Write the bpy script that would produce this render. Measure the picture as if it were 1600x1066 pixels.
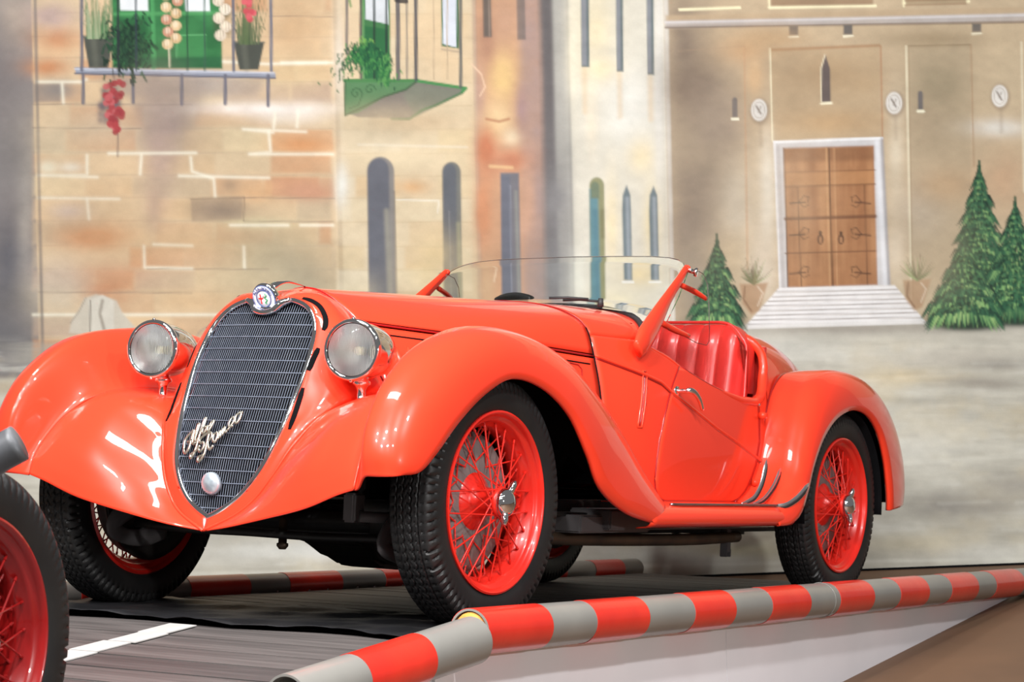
import bpy, bmesh, math, random
import numpy as np
from mathutils import Vector, Matrix
from math import sin, cos, pi, radians, atan2, sqrt

for o in list(bpy.data.objects): bpy.data.objects.remove(o, do_unlink=True)
sc = bpy.context.scene
COL = sc.collection
random.seed(7); RNG = np.random.default_rng(7)

# ------------------------------------------------------------------ camera
PITCH, ROLL, F, EYE = radians(-2.66), radians(1.5), 3250.0, 1.6
fw = Vector((0, cos(PITCH), sin(PITCH))); rt = Vector((1, 0, 0)); up0 = rt.cross(fw)
RR = cos(ROLL) * rt - sin(ROLL) * up0; UU = sin(ROLL) * rt + cos(ROLL) * up0
cam = bpy.data.cameras.new('camera'); camo = bpy.data.objects.new('camera', cam); COL.objects.link(camo)
m = Matrix.Identity(4)
for i in range(3): m[i][0] = RR[i]; m[i][1] = UU[i]; m[i][2] = -fw[i]
m[2][3] = EYE
camo.matrix_world = m
cam.sensor_width = 36.0; cam.lens = 36.0 * F / 1600.0; cam.clip_start = 0.05
cam.dof.use_dof = True; cam.dof.focus_distance = 6.0; cam.dof.aperture_fstop = 9.5
sc.camera = camo

# ------------------------------------------------------------------ light
sc.view_settings.view_transform = 'Standard'; sc.view_settings.look = 'None'
sc.view_settings.exposure = 0.0; sc.view_settings.gamma = 1.0
w = bpy.data.worlds.new('hall'); sc.world = w; w.use_nodes = True
w.node_tree.nodes['Background'].inputs[0].default_value = (1.0, 0.97, 0.95, 1)
w.node_tree.nodes['Background'].inputs[1].default_value = 0.15

def lamp(name, loc, target, energy, size, color=(1, .95, .88), sizey=None, shape='DISK', spread=None):
    l = bpy.data.lights.new(name, 'AREA'); l.energy = energy; l.size = size; l.color = color
    l.shape = shape if sizey is None else 'RECTANGLE'
    if sizey: l.size_y = sizey
    if spread: l.spread = spread
    o = bpy.data.objects.new(name, l); COL.objects.link(o); o.location = loc
    d = Vector(target) - Vector(loc)
    o.rotation_euler = d.to_track_quat('-Z', 'Y').to_euler()
    return o
WL = (1, .985, .975)
for x, y, e in [(-2.8, 3.6, 62), (-.9, 3.2, 60), (.9, 3.2, 60), (2.8, 3.6, 74)]:      # ceiling floods towards the wall
    lamp('hall_floodlight', (x, y, 4.6), (x * .95, 10.3, .5), e * 2.0, .30, WL, sizey=.16)
for x, y, z, e in [(-3.2, 3.0, 4.2, 64), (-2.3, 1.6, 4.3, 84), (-1.4, 2.6, 4.4, 80), (-.5, 1.4, 4.3, 74), (.9, 1.8, 4.0, 30), (3.4, 1.6, 2.1, 70)]:  # last one, low at right, is an added fill for the white side panel
    lamp('hall_spot_and_fill', (x, y, z), (.2, 7.0, .9), e * 1.15, .17, WL)
lamp('ceiling_light_tube', (-.9, 5.4, 4.6), (0.0, 7.0, .6), 110, 1.6, WL, sizey=.5)

# ------------------------------------------------------------------ car frame
YAW, CP = radians(31.3), radians(7.1)
A = Vector((sin(YAW) * cos(CP), cos(YAW) * cos(CP), -sin(CP)))      # towards the tail
B = Vector((-cos(YAW), sin(YAW), 0))                                # towards the far side
CZ = A.cross(B)
OC = Vector((-0.71669105, 6.47401862, 0.46675751))
MC = Matrix.Identity(4)
for i in range(3): MC[i][0] = A[i]; MC[i][1] = B[i]; MC[i][2] = CZ[i]; MC[i][3] = OC[i]
GZ = -.12                                                            # hall floor level
MR = MC @ Matrix.Translation((0, -.675, 0)) @ Matrix.Rotation(-.0146, 4, 'X') @ Matrix.Translation((0, .675, 0))   # ramp deck leans a little to the far side
BR = MR.to_3x3() @ Vector((0, 1, 0))
BEND = MR @ Vector((-.55, 0, 0))
AH = Vector((sin(YAW), cos(YAW), 0))
MH = Matrix.Identity(4)
UH = AH.cross(BR)
for i in range(3): MH[i][0] = AH[i]; MH[i][1] = BR[i]; MH[i][2] = UH[i]; MH[i][3] = BEND[i]

# ------------------------------------------------------------------ materials
def srgb(r, g, b):
    f = lambda c: ((c / 255) / 12.92) if c / 255 <= .04045 else ((c / 255 + .055) / 1.055) ** 2.4
    return (f(r), f(g), f(b), 1)
def mat(name, col, rough=.5, metal=0, coat=0, noise=None, bump=None, trans=0, ior=1.45, spec=.5, emit=None):
    m = bpy.data.materials.new(name); m.use_nodes = True; nt = m.node_tree; p = nt.nodes['Principled BSDF']
    p.inputs['Base Color'].default_value = (*col[:3], 1); p.inputs['Roughness'].default_value = rough
    p.inputs['Metallic'].default_value = metal; p.inputs['Coat Weight'].default_value = coat
    p.inputs['Coat Roughness'].default_value = .015; p.inputs['Coat IOR'].default_value = 1.40; p.inputs['Transmission Weight'].default_value = trans
    p.inputs['IOR'].default_value = ior; p.inputs['Specular IOR Level'].default_value = spec
    if noise:                                   # (scale, colour2, contrast lo, hi, [stretch])
        tc = nt.nodes.new('ShaderNodeTexCoord'); mp = nt.nodes.new('ShaderNodeMapping')
        if len(noise) > 4: mp.inputs['Scale'].default_value = noise[4]
        n = nt.nodes.new('ShaderNodeTexNoise'); n.inputs['Scale'].default_value = noise[0]; n.inputs['Detail'].default_value = 6
        r = nt.nodes.new('ShaderNodeMapRange'); r.inputs[1].default_value = noise[2]; r.inputs[2].default_value = noise[3]
        mx = nt.nodes.new('ShaderNodeMix'); mx.data_type = 'RGBA'
        mx.inputs['A'].default_value = (*col[:3], 1); mx.inputs['B'].default_value = (*noise[1][:3], 1)
        nt.links.new(tc.outputs['Object'], mp.inputs[0]); nt.links.new(mp.outputs[0], n.inputs['Vector'])
        nt.links.new(n.outputs[0], r.inputs[0]); nt.links.new(r.outputs[0], mx.inputs['Factor'])
        nt.links.new(mx.outputs['Result'], p.inputs['Base Color'])
    if bump:                                    # (scale, strength, distance)
        tc = nt.nodes.new('ShaderNodeTexCoord'); n = nt.nodes.new('ShaderNodeTexNoise'); n.inputs['Scale'].default_value = bump[0]
        n.inputs['Detail'].default_value = 4
        b = nt.nodes.new('ShaderNodeBump'); b.inputs['Strength'].default_value = bump[1]; b.inputs['Distance'].default_value = bump[2]
        nt.links.new(tc.outputs['Object'], n.inputs['Vector']); nt.links.new(n.outputs[0], b.inputs['Height']); nt.links.new(b.outputs[0], p.inputs['Normal'])
    return m
RED = mat('car_red', (.80, .043, .017), .3, coat=.9, spec=.25, noise=(1.5, (.83, .047, .018), .3, .7))
DRED = mat('dark_red', (.34, .008, .008), .3, coat=1, noise=(3, (.28, .006, .006), .3, .7))
WRED = mat('wheel_red', (.75, .022, .012), .3, coat=.7, noise=(5, (.68, .018, .01), .3, .7))
CHROME = mat('chrome', (.88, .88, .9), .05, 1, noise=(8, (.8, .8, .82), .4, .7))
TRIM = mat('bright_trim', (.92, .92, .94), .32, 1, noise=(8, (.84, .84, .87), .4, .7))
STEEL = mat('brushed_steel', (.42, .42, .45), .3, 1, noise=(20, (.33, .33, .36), .3, .7))
GRIL = mat('grille_wire', (.26, .29, .36), .4, .4, noise=(30, (.18, .21, .28), .3, .7))
BLACK = mat('black_void', (.003, .003, .0035), .95, spec=.05, noise=(4, (.007, .007, .008), .3, .7))
BLKR = mat('black_rubber', (.018, .018, .019), .6, noise=(12, (.026, .026, .027), .4, .7), bump=(90, .15, .001))
TYRE = mat('tyre_rubber', (.009, .009, .0095), .5, noise=(9, (.014, .0135, .013), .4, .7), bump=(150, .15, .001))
UNDER = mat('underbody_black', (.010, .009, .0085), .5, noise=(14, (.026, .021, .016), .45, .8), bump=(30, .3, .004))
UNDG = mat('underbody_grey', (.10, .093, .095), .5, noise=(14, (.09, .083, .082), .4, .7))
BRASS = mat('brownish_pipe', (.13, .085, .05), .5, .5, noise=(10, (.07, .05, .035), .3, .7))
DRUM = mat('drum_grey', (.24, .215, .205), .45, .2, noise=(12, (.17, .15, .145), .3, .7))
GREY = mat('rail_grey', (.235, .228, .208), .33, coat=.25, noise=(5, (.20, .195, .18), .35, .7), bump=(6, .1, .004))
TAPE = mat('red_tape', (.72, .035, .018), .3, coat=.5, noise=(5, (.60, .025, .015), .35, .7), bump=(9, .35, .006))
FOAM = mat('amber_foam', (.62, .27, .05), .7, noise=(30, (.40, .15, .03), .4, .6), bump=(40, .5, .01))
PLANK = mat('weathered_plank', (.105, .092, .088), .6, noise=(3, (.055, .048, .046), .35, .7, (14, 1, 8)), bump=(30, .2, .003))
PLANKD = mat('dark_plank', (.072, .063, .061), .6, noise=(3, (.038, .034, .033), .35, .7, (14, 1, 8)), bump=(30, .2, .003))
WHITE = mat('white_panel', (.86, .85, .89), .45, noise=(2, (.80, .79, .83), .4, .7))
WPAINT = mat('white_paint', (.40, .39, .375), .6, noise=(12, (.5, .49, .47), .5, .75))
FLOOR = mat('brown_floor', (.175, .098, .055), .65, noise=(1.6, (.13, .075, .044), .35, .7), bump=(120, .12, .002))
SHEET = mat('black_sheet', (.008, .008, .009), .5, spec=.3, noise=(5, (.013, .013, .015), .4, .7))
LEATH = mat('red_leather', (.66, .030, .022), .33, coat=.35, noise=(6, (.58, .022, .018), .35, .7), bump=(60, .12, .002))
LETT = mat('aged_nickel', (.50, .47, .39), .3, .85, noise=(20, (.38, .35, .28), .35, .7))
CAPM = mat('pale_cap', (.55, .63, .68), .35, .6, noise=(40, (.40, .48, .54), .4, .6))
BADW = mat('badge_white', (.80, .80, .82), .25, coat=.6, noise=(30, (.7, .7, .74), .4, .7))
BADB = mat('badge_blue', (.05, .08, .25), .3, coat=.6, noise=(30, (.08, .12, .3), .4, .7))
BADR = mat('badge_red', (.7, .03, .03), .3, coat=.6, noise=(30, (.6, .02, .02), .4, .7))
BADG = mat('badge_green', (.05, .35, .15), .3, coat=.6, noise=(30, (.04, .28, .1), .4, .7))
BULB = mat('bulb_glass', (.9, .85, .7), .1, 0, noise=(8, (.8, .75, .6), .4, .7))
PIPEG = mat('pipe_grey', (.11, .115, .125), .45, .2, noise=(6, (.09, .095, .10), .4, .7))
def glass(name, bumpy):
    m = bpy.data.materials.new(name); m.use_nodes = True; nt = m.node_tree; p = nt.nodes['Principled BSDF']
    p.inputs['Base Color'].default_value = (.97, .985, .975, 1); p.inputs['Roughness'].default_value = .0
    p.inputs['Transmission Weight'].default_value = 1; p.inputs['IOR'].default_value = 1.25 if bumpy else 1.03
    if bumpy:
        tc = nt.nodes.new('ShaderNodeTexCoord'); wv = nt.nodes.new('ShaderNodeTexWave'); wv.bands_direction = 'Y'
        wv.inputs['Scale'].default_value = 60; wv.inputs['Distortion'].default_value = .2
        b = nt.nodes.new('ShaderNodeBump'); b.inputs['Strength'].default_value = .3; b.inputs['Distance'].default_value = .002
        nt.links.new(tc.outputs['Object'], wv.inputs[0]); nt.links.new(wv.outputs['Fac'], b.inputs['Height']); nt.links.new(b.outputs[0], p.inputs['Normal'])
    return m
REFL = mat('reflector_silver', (.95, .95, .95), .36, 1, noise=(8, (.7, .7, .72), .4, .7))
LENS = glass('lens_glass', True); GLASS = glass('clear_glass', False)

# ------------------------------------------------------------------ helpers
def tag(o, label=None, cat=None, group=None, kind=None):
    if label: o['label'] = label
    if cat: o['category'] = cat
    if group: o['group'] = group
    if kind: o['kind'] = kind
    return o
def empty(name, M, label=None, cat=None, group=None):
    o = bpy.data.objects.new(name, None); COL.objects.link(o); o.matrix_world = M; o.empty_display_size = .1
    return tag(o, label, cat, group)
def link(name, me, m, parent=None, loc=None, smooth=True):
    if m is not None and not me.materials: me.materials.append(m)
    if smooth: me.polygons.foreach_set('use_smooth', [True] * len(me.polygons))
    o = bpy.data.objects.new(name, me); COL.objects.link(o)
    if parent is not None: o.parent = parent
    if loc is not None: o.location = loc
    return o
def crm(P, n):
    """Catmull-Rom resample of P (k,...,3) along axis 0 to n samples"""
    P = np.asarray(P, float); k = len(P)
    t = np.linspace(0, k - 1, n); i = np.clip(t.astype(int), 0, k - 2); u = (t - i).reshape(-1, *([1] * (P.ndim - 1)))
    p1 = P[i]; p2 = P[i + 1]
    p0 = np.where((i > 0).reshape(u.shape), P[np.maximum(i - 1, 0)], 2 * p1 - p2)
    p3 = np.where((i < k - 2).reshape(u.shape), P[np.minimum(i + 2, k - 1)], 2 * p2 - p1)
    return .5 * (2 * p1 + (p2 - p0) * u + (2 * p0 - 5 * p1 + 4 * p2 - p3) * u ** 2 + (3 * p1 - p0 - 3 * p2 + p3) * u ** 3)
def gridmesh(name, G, closeu=False, closev=False, ref=None):
    G = np.asarray(G, float); n, k, _ = G.shape
    V = G.reshape(-1, 3); idx = np.arange(n * k).reshape(n, k)
    a = idx if not closeu else np.vstack([idx, idx[:1]])
    a = a if not closev else np.hstack([a, a[:, :1]])
    Fc = np.stack([a[:-1, :-1], a[1:, :-1], a[1:, 1:], a[:-1, 1:]], -1).reshape(-1, 4)
    if ref is not None:
        c = V[Fc].mean(1); nn = np.cross(V[Fc[:, 2]] - V[Fc[:, 0]], V[Fc[:, 3]] - V[Fc[:, 1]])
        if (nn * (c - np.asarray(ref))).sum() < 0: Fc = Fc[:, ::-1]
    me = bpy.data.meshes.new(name); me.from_pydata(V.tolist(), [], Fc.tolist()); me.update()
    return me
def sheet(name, G, m, parent, ref, thick=.004, n=None, k=None, label=None, inner=None):
    """a curved panel from control grid G, given real thickness"""
    G = np.asarray(G, float)
    if n: G = crm(G, n)
    if k: G = np.swapaxes(crm(np.swapaxes(G, 0, 1), k), 0, 1)
    me = gridmesh(name, G, ref=ref)
    o = link(name, me, m, parent)
    if thick:
        s = o.modifiers.new('thickness', 'SOLIDIFY'); s.thickness = thick; s.offset = -1
        if inner: me.materials.append(inner); s.material_offset = 1
    if label: o['label'] = label
    return o
def mir(G, s):
    G = np.array(G, float); G[..., 1] *= s; return G
def bm_new(): return bmesh.new()
def bm_link(name, bm, m, parent=None, loc=None, smooth=False):
    me = bpy.data.meshes.new(name); bmesh.ops.recalc_face_normals(bm, faces=bm.faces); bm.to_mesh(me); bm.free()
    return link(name, me, m, parent, loc, smooth)
def bx(bm, c, s, rot=None, bev=0):
    M = Matrix.Translation(c) @ (rot.to_4x4() if rot is not None else Matrix.Identity(4)) @ Matrix.Diagonal((*s, 1))
    r = bmesh.ops.create_cube(bm, size=1, matrix=M)
    if bev:
        es = list({e for v in r['verts'] for e in v.link_edges}); bmesh.ops.bevel(bm, geom=es, offset=bev, segments=2, affect='EDGES')
def tubemesh(name, pts, r, n=10, closed=False, flat=1.0, smooth=0, ups=(0, 0, 1), caps=True):
    P = np.asarray(pts, float)
    if smooth:
        if closed: Q = crm(np.vstack([P[-1:], P, P[:2]]), (len(P) + 2) * smooth + 1); P = Q[smooth:-smooth * 1 - 1]
        else: P = crm(P, smooth)
    k = len(P); R = np.full(k, r) if np.isscalar(r) else np.interp(np.linspace(0, 1, k), np.linspace(0, 1, len(r)), r)
    T = np.roll(P, -1, 0) - np.roll(P, 1, 0)
    if not closed: T[0] = P[1] - P[0]; T[-1] = P[-1] - P[-2]
    T /= np.linalg.norm(T, axis=1, keepdims=True) + 1e-12
    u = np.asarray(ups, float)
    Sd = np.cross(T, u); bad = np.linalg.norm(Sd, axis=1) < 1e-3
    Sd[bad] = np.cross(T[bad], [1, 0, .01]); Sd /= np.linalg.norm(Sd, axis=1, keepdims=True)
    W = np.cross(Sd, T); th = np.arange(n) * 2 * pi / n
    G = P[:, None] + R[:, None, None] * (Sd[:, None] * np.cos(th)[None, :, None] + flat * W[:, None] * np.sin(th)[None, :, None])
    V = G.reshape(-1, 3).tolist(); Fc = []
    for i in range(k if closed else k - 1):
        for j in range(n):
            Fc.append((i * n + j, ((i + 1) % k) * n + j, ((i + 1) % k) * n + (j + 1) % n, i * n + (j + 1) % n))
    if not closed and caps: Fc.append(tuple(range(n))); Fc.append(tuple((k - 1) * n + j for j in range(n))[::-1])
    me = bpy.data.meshes.new(name); me.from_pydata(V, [], Fc); me.update()
    bm = bmesh.new(); bm.from_mesh(me); bmesh.ops.recalc_face_normals(bm, faces=bm.faces); bm.to_mesh(me); bm.free()
    return me
def tube(name, pts, r, m, parent=None, **k):
    label = k.pop('label', None)
    o = link(name, tubemesh(name, pts, r, **k), m, parent)
    if label: o['label'] = label
    return o
def lathe(name, prof, n=64, axis='y'):
    """prof = [(r, a)] revolved round the axis; closed where r=0"""
    th = np.arange(n) * 2 * pi / n; G = []
    for r, a in prof:
        c, s = np.cos(th) * r, np.sin(th) * r; z = np.full(n, a)
        G.append(np.stack({'y': (c, z, s), 'x': (z, c, s), 'z': (c, s, z)}[axis], -1))
    me = gridmesh(name, np.array(G), closev=True)
    bm = bmesh.new(); bm.from_mesh(me); bmesh.ops.remove_doubles(bm, verts=bm.verts, dist=1e-6)
    bmesh.ops.recalc_face_normals(bm, faces=bm.faces); bm.to_mesh(me); bm.free()
    return me
def autosmooth(me, ang=35):
    bm = bmesh.new(); bm.from_mesh(me)
    for e in bm.edges:
        if len(e.link_faces) == 2 and e.calc_face_angle(0) > radians(ang): e.smooth = False
    bm.to_mesh(me); bm.free()
    return me
# ------------------------------------------------------------------ floor and painted wall
me = bpy.data.meshes.new('floor'); me.from_pydata([(-7, -2, GZ), (7, -2, GZ), (7, 13, GZ), (-7, 13, GZ)], [], [(0, 1, 2, 3)])
tag(link('floor', me, FLOOR), kind='structure')
WA = Vector((-4.2, 10.51 - 4.82 * math.tan(radians(4.3)), 0.0))
WE = Vector((cos(radians(4.3)), sin(radians(4.3)), 0))
NS, NH, ST = 1210, 480, .0071
# the painting on the back wall, laid down stroke by stroke in its own raster (X right, Y down)
PX0, PY0, PW, PH = -330, -190, 2180, 1120
CV = np.zeros((PH, PW, 3)); YY, XX = np.mgrid[0:PH, 0:PW].astype(float); XX += PX0; YY += PY0
def lin(c):
    c = np.asarray(c, float) / 255
    return np.where(c <= .04045, c / 12.92, ((c + .055) / 1.055) ** 2.4)
def vnoise(sx, sy, seed, octs=4):
    out = np.zeros((PH, PW)); amp = 1; tot = 0; rg = np.random.default_rng(seed)
    for o in range(octs):
        gx, gy = int(PW / sx) + 3, int(PH / sy) + 3
        g = rg.random((gy, gx)); fx = np.arange(PW) / sx; fy = np.arange(PH) / sy
        ix, iy = fx.astype(int), fy.astype(int); ux = fx - ix; uy = fy - iy; ux = ux * ux * (3 - 2 * ux); uy = uy * uy * (3 - 2 * uy)
        r0 = g[iy][:, ix] * (1 - ux) + g[iy][:, ix + 1] * ux; r1 = g[iy + 1][:, ix] * (1 - ux) + g[iy + 1][:, ix + 1] * ux
        out += amp * (r0 * (1 - uy[:, None]) + r1 * uy[:, None]); tot += amp; amp *= .55; sx = max(sx / 2, 1.5); sy = max(sy / 2, 1.5)
    return out / tot
NL = vnoise(170, 110, 1); NM = vnoise(60, 36, 2); NS_ = vnoise(14, 10, 3); NH_ = vnoise(140, 16, 4); NV_ = vnoise(16, 160, 5); NW_ = vnoise(90, 60, 6)
def sstep(x, a, b):
    t = np.clip((x - a) / (b - a + 1e-9), 0, 1); return t * t * (3 - 2 * t)
def region(x0, y0, x1, y1):
    i0, i1 = max(0, int(y0 - PY0)), min(PH, int(y1 - PY0) + 1); j0, j1 = max(0, int(x0 - PX0)), min(PW, int(x1 - PX0) + 1)
    return (slice(i0, max(i0, i1)), slice(j0, max(j0, j1)))
def put(sl, al, col):
    if al.size: CV[sl] = CV[sl] * (1 - al[..., None]) + lin(col) * al[..., None]
def poly(pts, col, soft=1.5, a=1.0, tex=None):
    """convex-or-not polygon with soft edge"""
    P = np.asarray(pts, float); sl = region(P[:, 0].min() - 3 * soft, P[:, 1].min() - 3 * soft, P[:, 0].max() + 3 * soft, P[:, 1].max() + 3 * soft)
    x, y = XX[sl], YY[sl]
    if x.size == 0: return
    ins = np.zeros(x.shape, bool); D = np.full(x.shape, 1e9)
    for i in range(len(P)):
        (xa, ya), (xb, yb) = P[i], P[(i + 1) % len(P)]
        c = ((ya > y) != (yb > y))
        with np.errstate(all='ignore'): c &= x < (xb - xa) * (y - ya) / (yb - ya + 1e-12) + xa
        ins ^= c
        t = np.clip(((x - xa) * (xb - xa) + (y - ya) * (yb - ya)) / ((xb - xa) ** 2 + (yb - ya) ** 2 + 1e-9), 0, 1)
        D = np.minimum(D, np.hypot(x - xa - t * (xb - xa), y - ya - t * (yb - ya)))
    al = a * sstep(np.where(ins, D, -D), -soft, soft)
    if tex is not None: al = al * tex[sl]
    put(sl, al, col)
def line(pts, w, col, a=1.0, soft=1.0, taper=False):
    P = np.asarray(pts, float); k = w / 2 + soft * 2 + 1
    sl = region(P[:, 0].min() - k, P[:, 1].min() - k, P[:, 0].max() + k, P[:, 1].max() + k); x, y = XX[sl], YY[sl]
    if x.size == 0: return
    best = np.zeros(x.shape); n = len(P) - 1
    for i in range(n):
        (xa, ya), (xb, yb) = P[i], P[i + 1]
        t = np.clip(((x - xa) * (xb - xa) + (y - ya) * (yb - ya)) / ((xb - xa) ** 2 + (yb - ya) ** 2 + 1e-9), 0, 1)
        ww = w / 2 * ((1 - .8 * (i + t) / n) if taper else 1)
        best = np.maximum(best, sstep(ww - np.hypot(x - xa - t * (xb - xa), y - ya - t * (yb - ya)), -soft, soft))
    put(sl, a * best, col)
def ell(cx, cy, rx, ry, col, a=1.0, soft=.12, tex=None):
    sl = region(cx - rx * 1.4, cy - ry * 1.4, cx + rx * 1.4, cy + ry * 1.4)
    al = a * sstep(1 - np.hypot((XX[sl] - cx) / rx, (YY[sl] - cy) / ry), -soft, soft)
    if tex is not None: al = al * tex[sl]
    put(sl, al, col)
def blob(cx, cy, rx, ry, col, a=.5, tex=True):
    sl = region(cx - rx * 2.4, cy - ry * 2.4, cx + rx * 2.4, cy + ry * 2.4)
    al = 1.18 * a * np.exp(-(((XX[sl] - cx) / rx) ** 2 + ((YY[sl] - cy) / ry) ** 2))
    if tex: al = al * (.55 + .9 * NM[sl])
    put(sl, np.clip(al, 0, 1), col)
def band(x0, x1, y0, y1, col, a=1.0, soft=2, mask=None, skew=.022):
    """upright band whose edges lean like the painted walls do"""
    k = skew; poly([(x0, y0), (x1, y0), (x1 + k * (y1 - y0), y1), (x0 + k * (y1 - y0), y1)], col, soft, a, mask)
rnd = random.Random(11)
T, Bm = -190, 640
# --- building masses
CV[:] = lin((205, 180, 145))
band(-330, 49, T, 940, (134, 124, 118)); 
for (cx, cy, rx, ry, c, a) in [(-20, 120, 60, 90, (118, 108, 104), .8), (15, 250, 40, 90, (126, 119, 114), .7), (20, 420, 40, 110, (92, 90, 94), .85), (10, 540, 60, 60, (100, 97, 98), .8), (30, 20, 40, 50, (168, 150, 132), .8), (-200, 300, 120, 300, (130, 120, 112), .6), (40, 330, 14, 90, (160, 152, 140), .6), (30, 560, 60, 26, (158, 150, 138), .5)]:
    blob(cx, cy, rx, ry, c, a)
band(45, 527, T, 940, (208, 178, 136)); band(523, 740, T, 940, (232, 205, 160)); band(738, 842, T, 940, (196, 148, 110))
band(836, 868, T, 940, (112, 105, 101), soft=4); band(858, 892, T, 940, (166, 161, 149), soft=5); band(884, 1037, T, 940, (226, 217, 193)); band(1033, 1900, T, 940, (186, 160, 124), soft=3)
# --- stone wall, courses of large blocks
ys = [-160, -124, -88, -52, -16, 20, 57, 90, 127, 163, 200, 238, 273, 308, 345, 384, 420, 455, 492, 528, 564, 600, 636]
pal = [(200, 142, 92), (208, 170, 120), (218, 182, 134), (180, 150, 124), (186, 162, 128), (224, 196, 146), (194, 134, 84), (206, 178, 136)]
for r in range(len(ys) - 1):
    x = 40 + rnd.uniform(-60, 20)
    while x < 523:
        L = rnd.uniform(60, 125); x0, x1 = max(x, 50), min(x + L, 519)
        if x1 - x0 > 12:
            poly([(x0 + 2, ys[r] + 3), (x1 - 2, ys[r] + 3), (x1 - 1, ys[r + 1] - 2), (x0 + 1, ys[r + 1] - 2)], rnd.choice(pal), 5, rnd.uniform(.4, .95), .35 + .9 * NM)
        if rnd.random() < .25: line([(x1, ys[r] + 4), (x1 + 1, ys[r + 1] - 3)], 2.2, (196, 168, 130), .5, 1.5)
        x += L
    line([(50, ys[r]), (520, ys[r] + 1)], 1.6, (150, 128, 104), .32, 1.5)
for (cx, cy, rx, ry, c, a) in [(90, 60, 40, 20, (192, 130, 82), .8), (75, 105, 35, 15, (190, 128, 80), .8), (80, 25, 40, 22, (178, 150, 135), .8), (150, 200, 80, 40, (190, 165, 132), .6), (270, 190, 48, 55, (150, 128, 112), .75), (250, 240, 26, 80, (170, 142, 128), .6), (150, 370, 55, 22, (196, 134, 84), .9), (165, 425, 60, 20, (202, 150, 108), .7),
                               (160, 455, 40, 22, (192, 126, 80), .8), (300, 400, 60, 22, (206, 158, 116), .7), (345, 330, 42, 16, (140, 118, 96), .95), (470, 225, 45, 16, (204, 142, 84), .9), (480, 300, 45, 14, (194, 140, 104), .9), (400, 300, 40, 18, (216, 164, 108), .7), (360, 290, 14, 12, (150, 125, 98), .6), (240, 330, 15, 40, (165, 135, 115), .5),
                               (440, 110, 60, 26, (206, 178, 128), .7), (460, 40, 50, 50, (196, 158, 112), .8), (330, 130, 60, 24, (178, 160, 140), .7), (90, 140, 30, 14, (138, 126, 116), .9), (450, 180, 60, 16, (222, 208, 190), .8), (370, 210, 60, 40, (186, 166, 128), .5), (420, 400, 90, 60, (168, 152, 118), .75), (470, 440, 60, 40, (164, 150, 120), .7), (370, 440, 80, 30, (190, 170, 130), .5),
                               (110, 330, 30, 14, (190, 172, 158), .7), (90, 470, 50, 40, (196, 178, 148), .7), (75, 262, 14, 10, (228, 220, 190), .8), (110, 262, 18, 8, (224, 216, 196), .7), (400, 350, 50, 10, (212, 198, 150), .6), (300, 470, 60, 20, (210, 170, 120), .6), (90, 430, 40, 30, (190, 170, 150), .5), (500, 500, 30, 60, (166, 152, 122), .6), (420, 170, 120, 10, (226, 214, 200), .7)]:
    blob(cx, cy, rx, ry, c, a)
poly([(298, 312), (380, 309), (378, 343), (300, 346)], (146, 124, 102), 3, .55); line([(298, 311), (382, 308), (381, 345)], 2, (112, 94, 78), .5)
poly([(424, 203), (519, 203), (521, 236), (424, 236)], (206, 140, 82), 3, .55); poly([(425, 278), (520, 278), (521, 308), (425, 306)], (196, 140, 104), 3, .45); poly([(52, 131), (95, 131), (95, 159), (52, 160)], (136, 124, 114), 3, .7)
M_ = (234, 224, 196)
for pts in [[(58, 128), (128, 128), (135, 124)], [(97, 131), (99, 161)], [(170, 240), (306, 239)], [(136, 243), (136, 274), (60, 274), (152, 277)], [(221, 243), (219, 272)], [(298, 246), (300, 268), (334, 279), (336, 306)], [(280, 275), (420, 278)], [(60, 309), (186, 311)], [(136, 311), (139, 342)], [(225, 385), (226, 418), (300, 420)],
            [(381, 386), (382, 418)], [(240, 382), (300, 384)], [(420, 206), (423, 238), (390, 241), (520, 241)], [(340, 96), (418, 100), (510, 98)], [(440, 98), (520, 98)], [(430, 178), (427, 207), (380, 202), (478, 206)], [(466, 172), (464, 198)], [(360, 352), (450, 352)], [(52, 492), (340, 492)], [(470, 352), (520, 352)]]:
    line(pts, 3.2, M_, .72, 2.2); line(pts, 6, M_, .25, 4)
for y_, x0, x1 in [(163, 52, 300), (200, 52, 220), (420, 230, 420), (457, 60, 300), (457, 440, 520), (346, 380, 523), (309, 360, 523), (25, 420, 520)]: line([(x0, y_), (x1, y_ + 1)], 1.6, (120, 102, 88), .5, 1.3)
band(48, 53, T, 600, (112, 104, 98), .7, 2)
# stone plaque at lower left
poly([(108, 520), (112, 500), (122, 486), (132, 466), (150, 460), (160, 462), (182, 470), (192, 490), (210, 510), (212, 530)], (196, 184, 162), 2.5, .95)
poly([(138, 470), (160, 461), (178, 470), (178, 530), (140, 530)], (208, 198, 178), 2, .9); line([(141, 470), (141, 530)], 2.5, (120, 108, 92), .8); line([(160, 470), (156, 490), (164, 520)], 5, (120, 106, 88), .6, 2); line([(110, 505), (124, 486), (134, 466)], 2, (140, 126, 108), .6); line([(330, 505), (342, 495), (356, 493)], 2, (100, 96, 98), .8); line([(300, 540), (312, 518), (334, 504)], 2, (150, 140, 130), .6)
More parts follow.
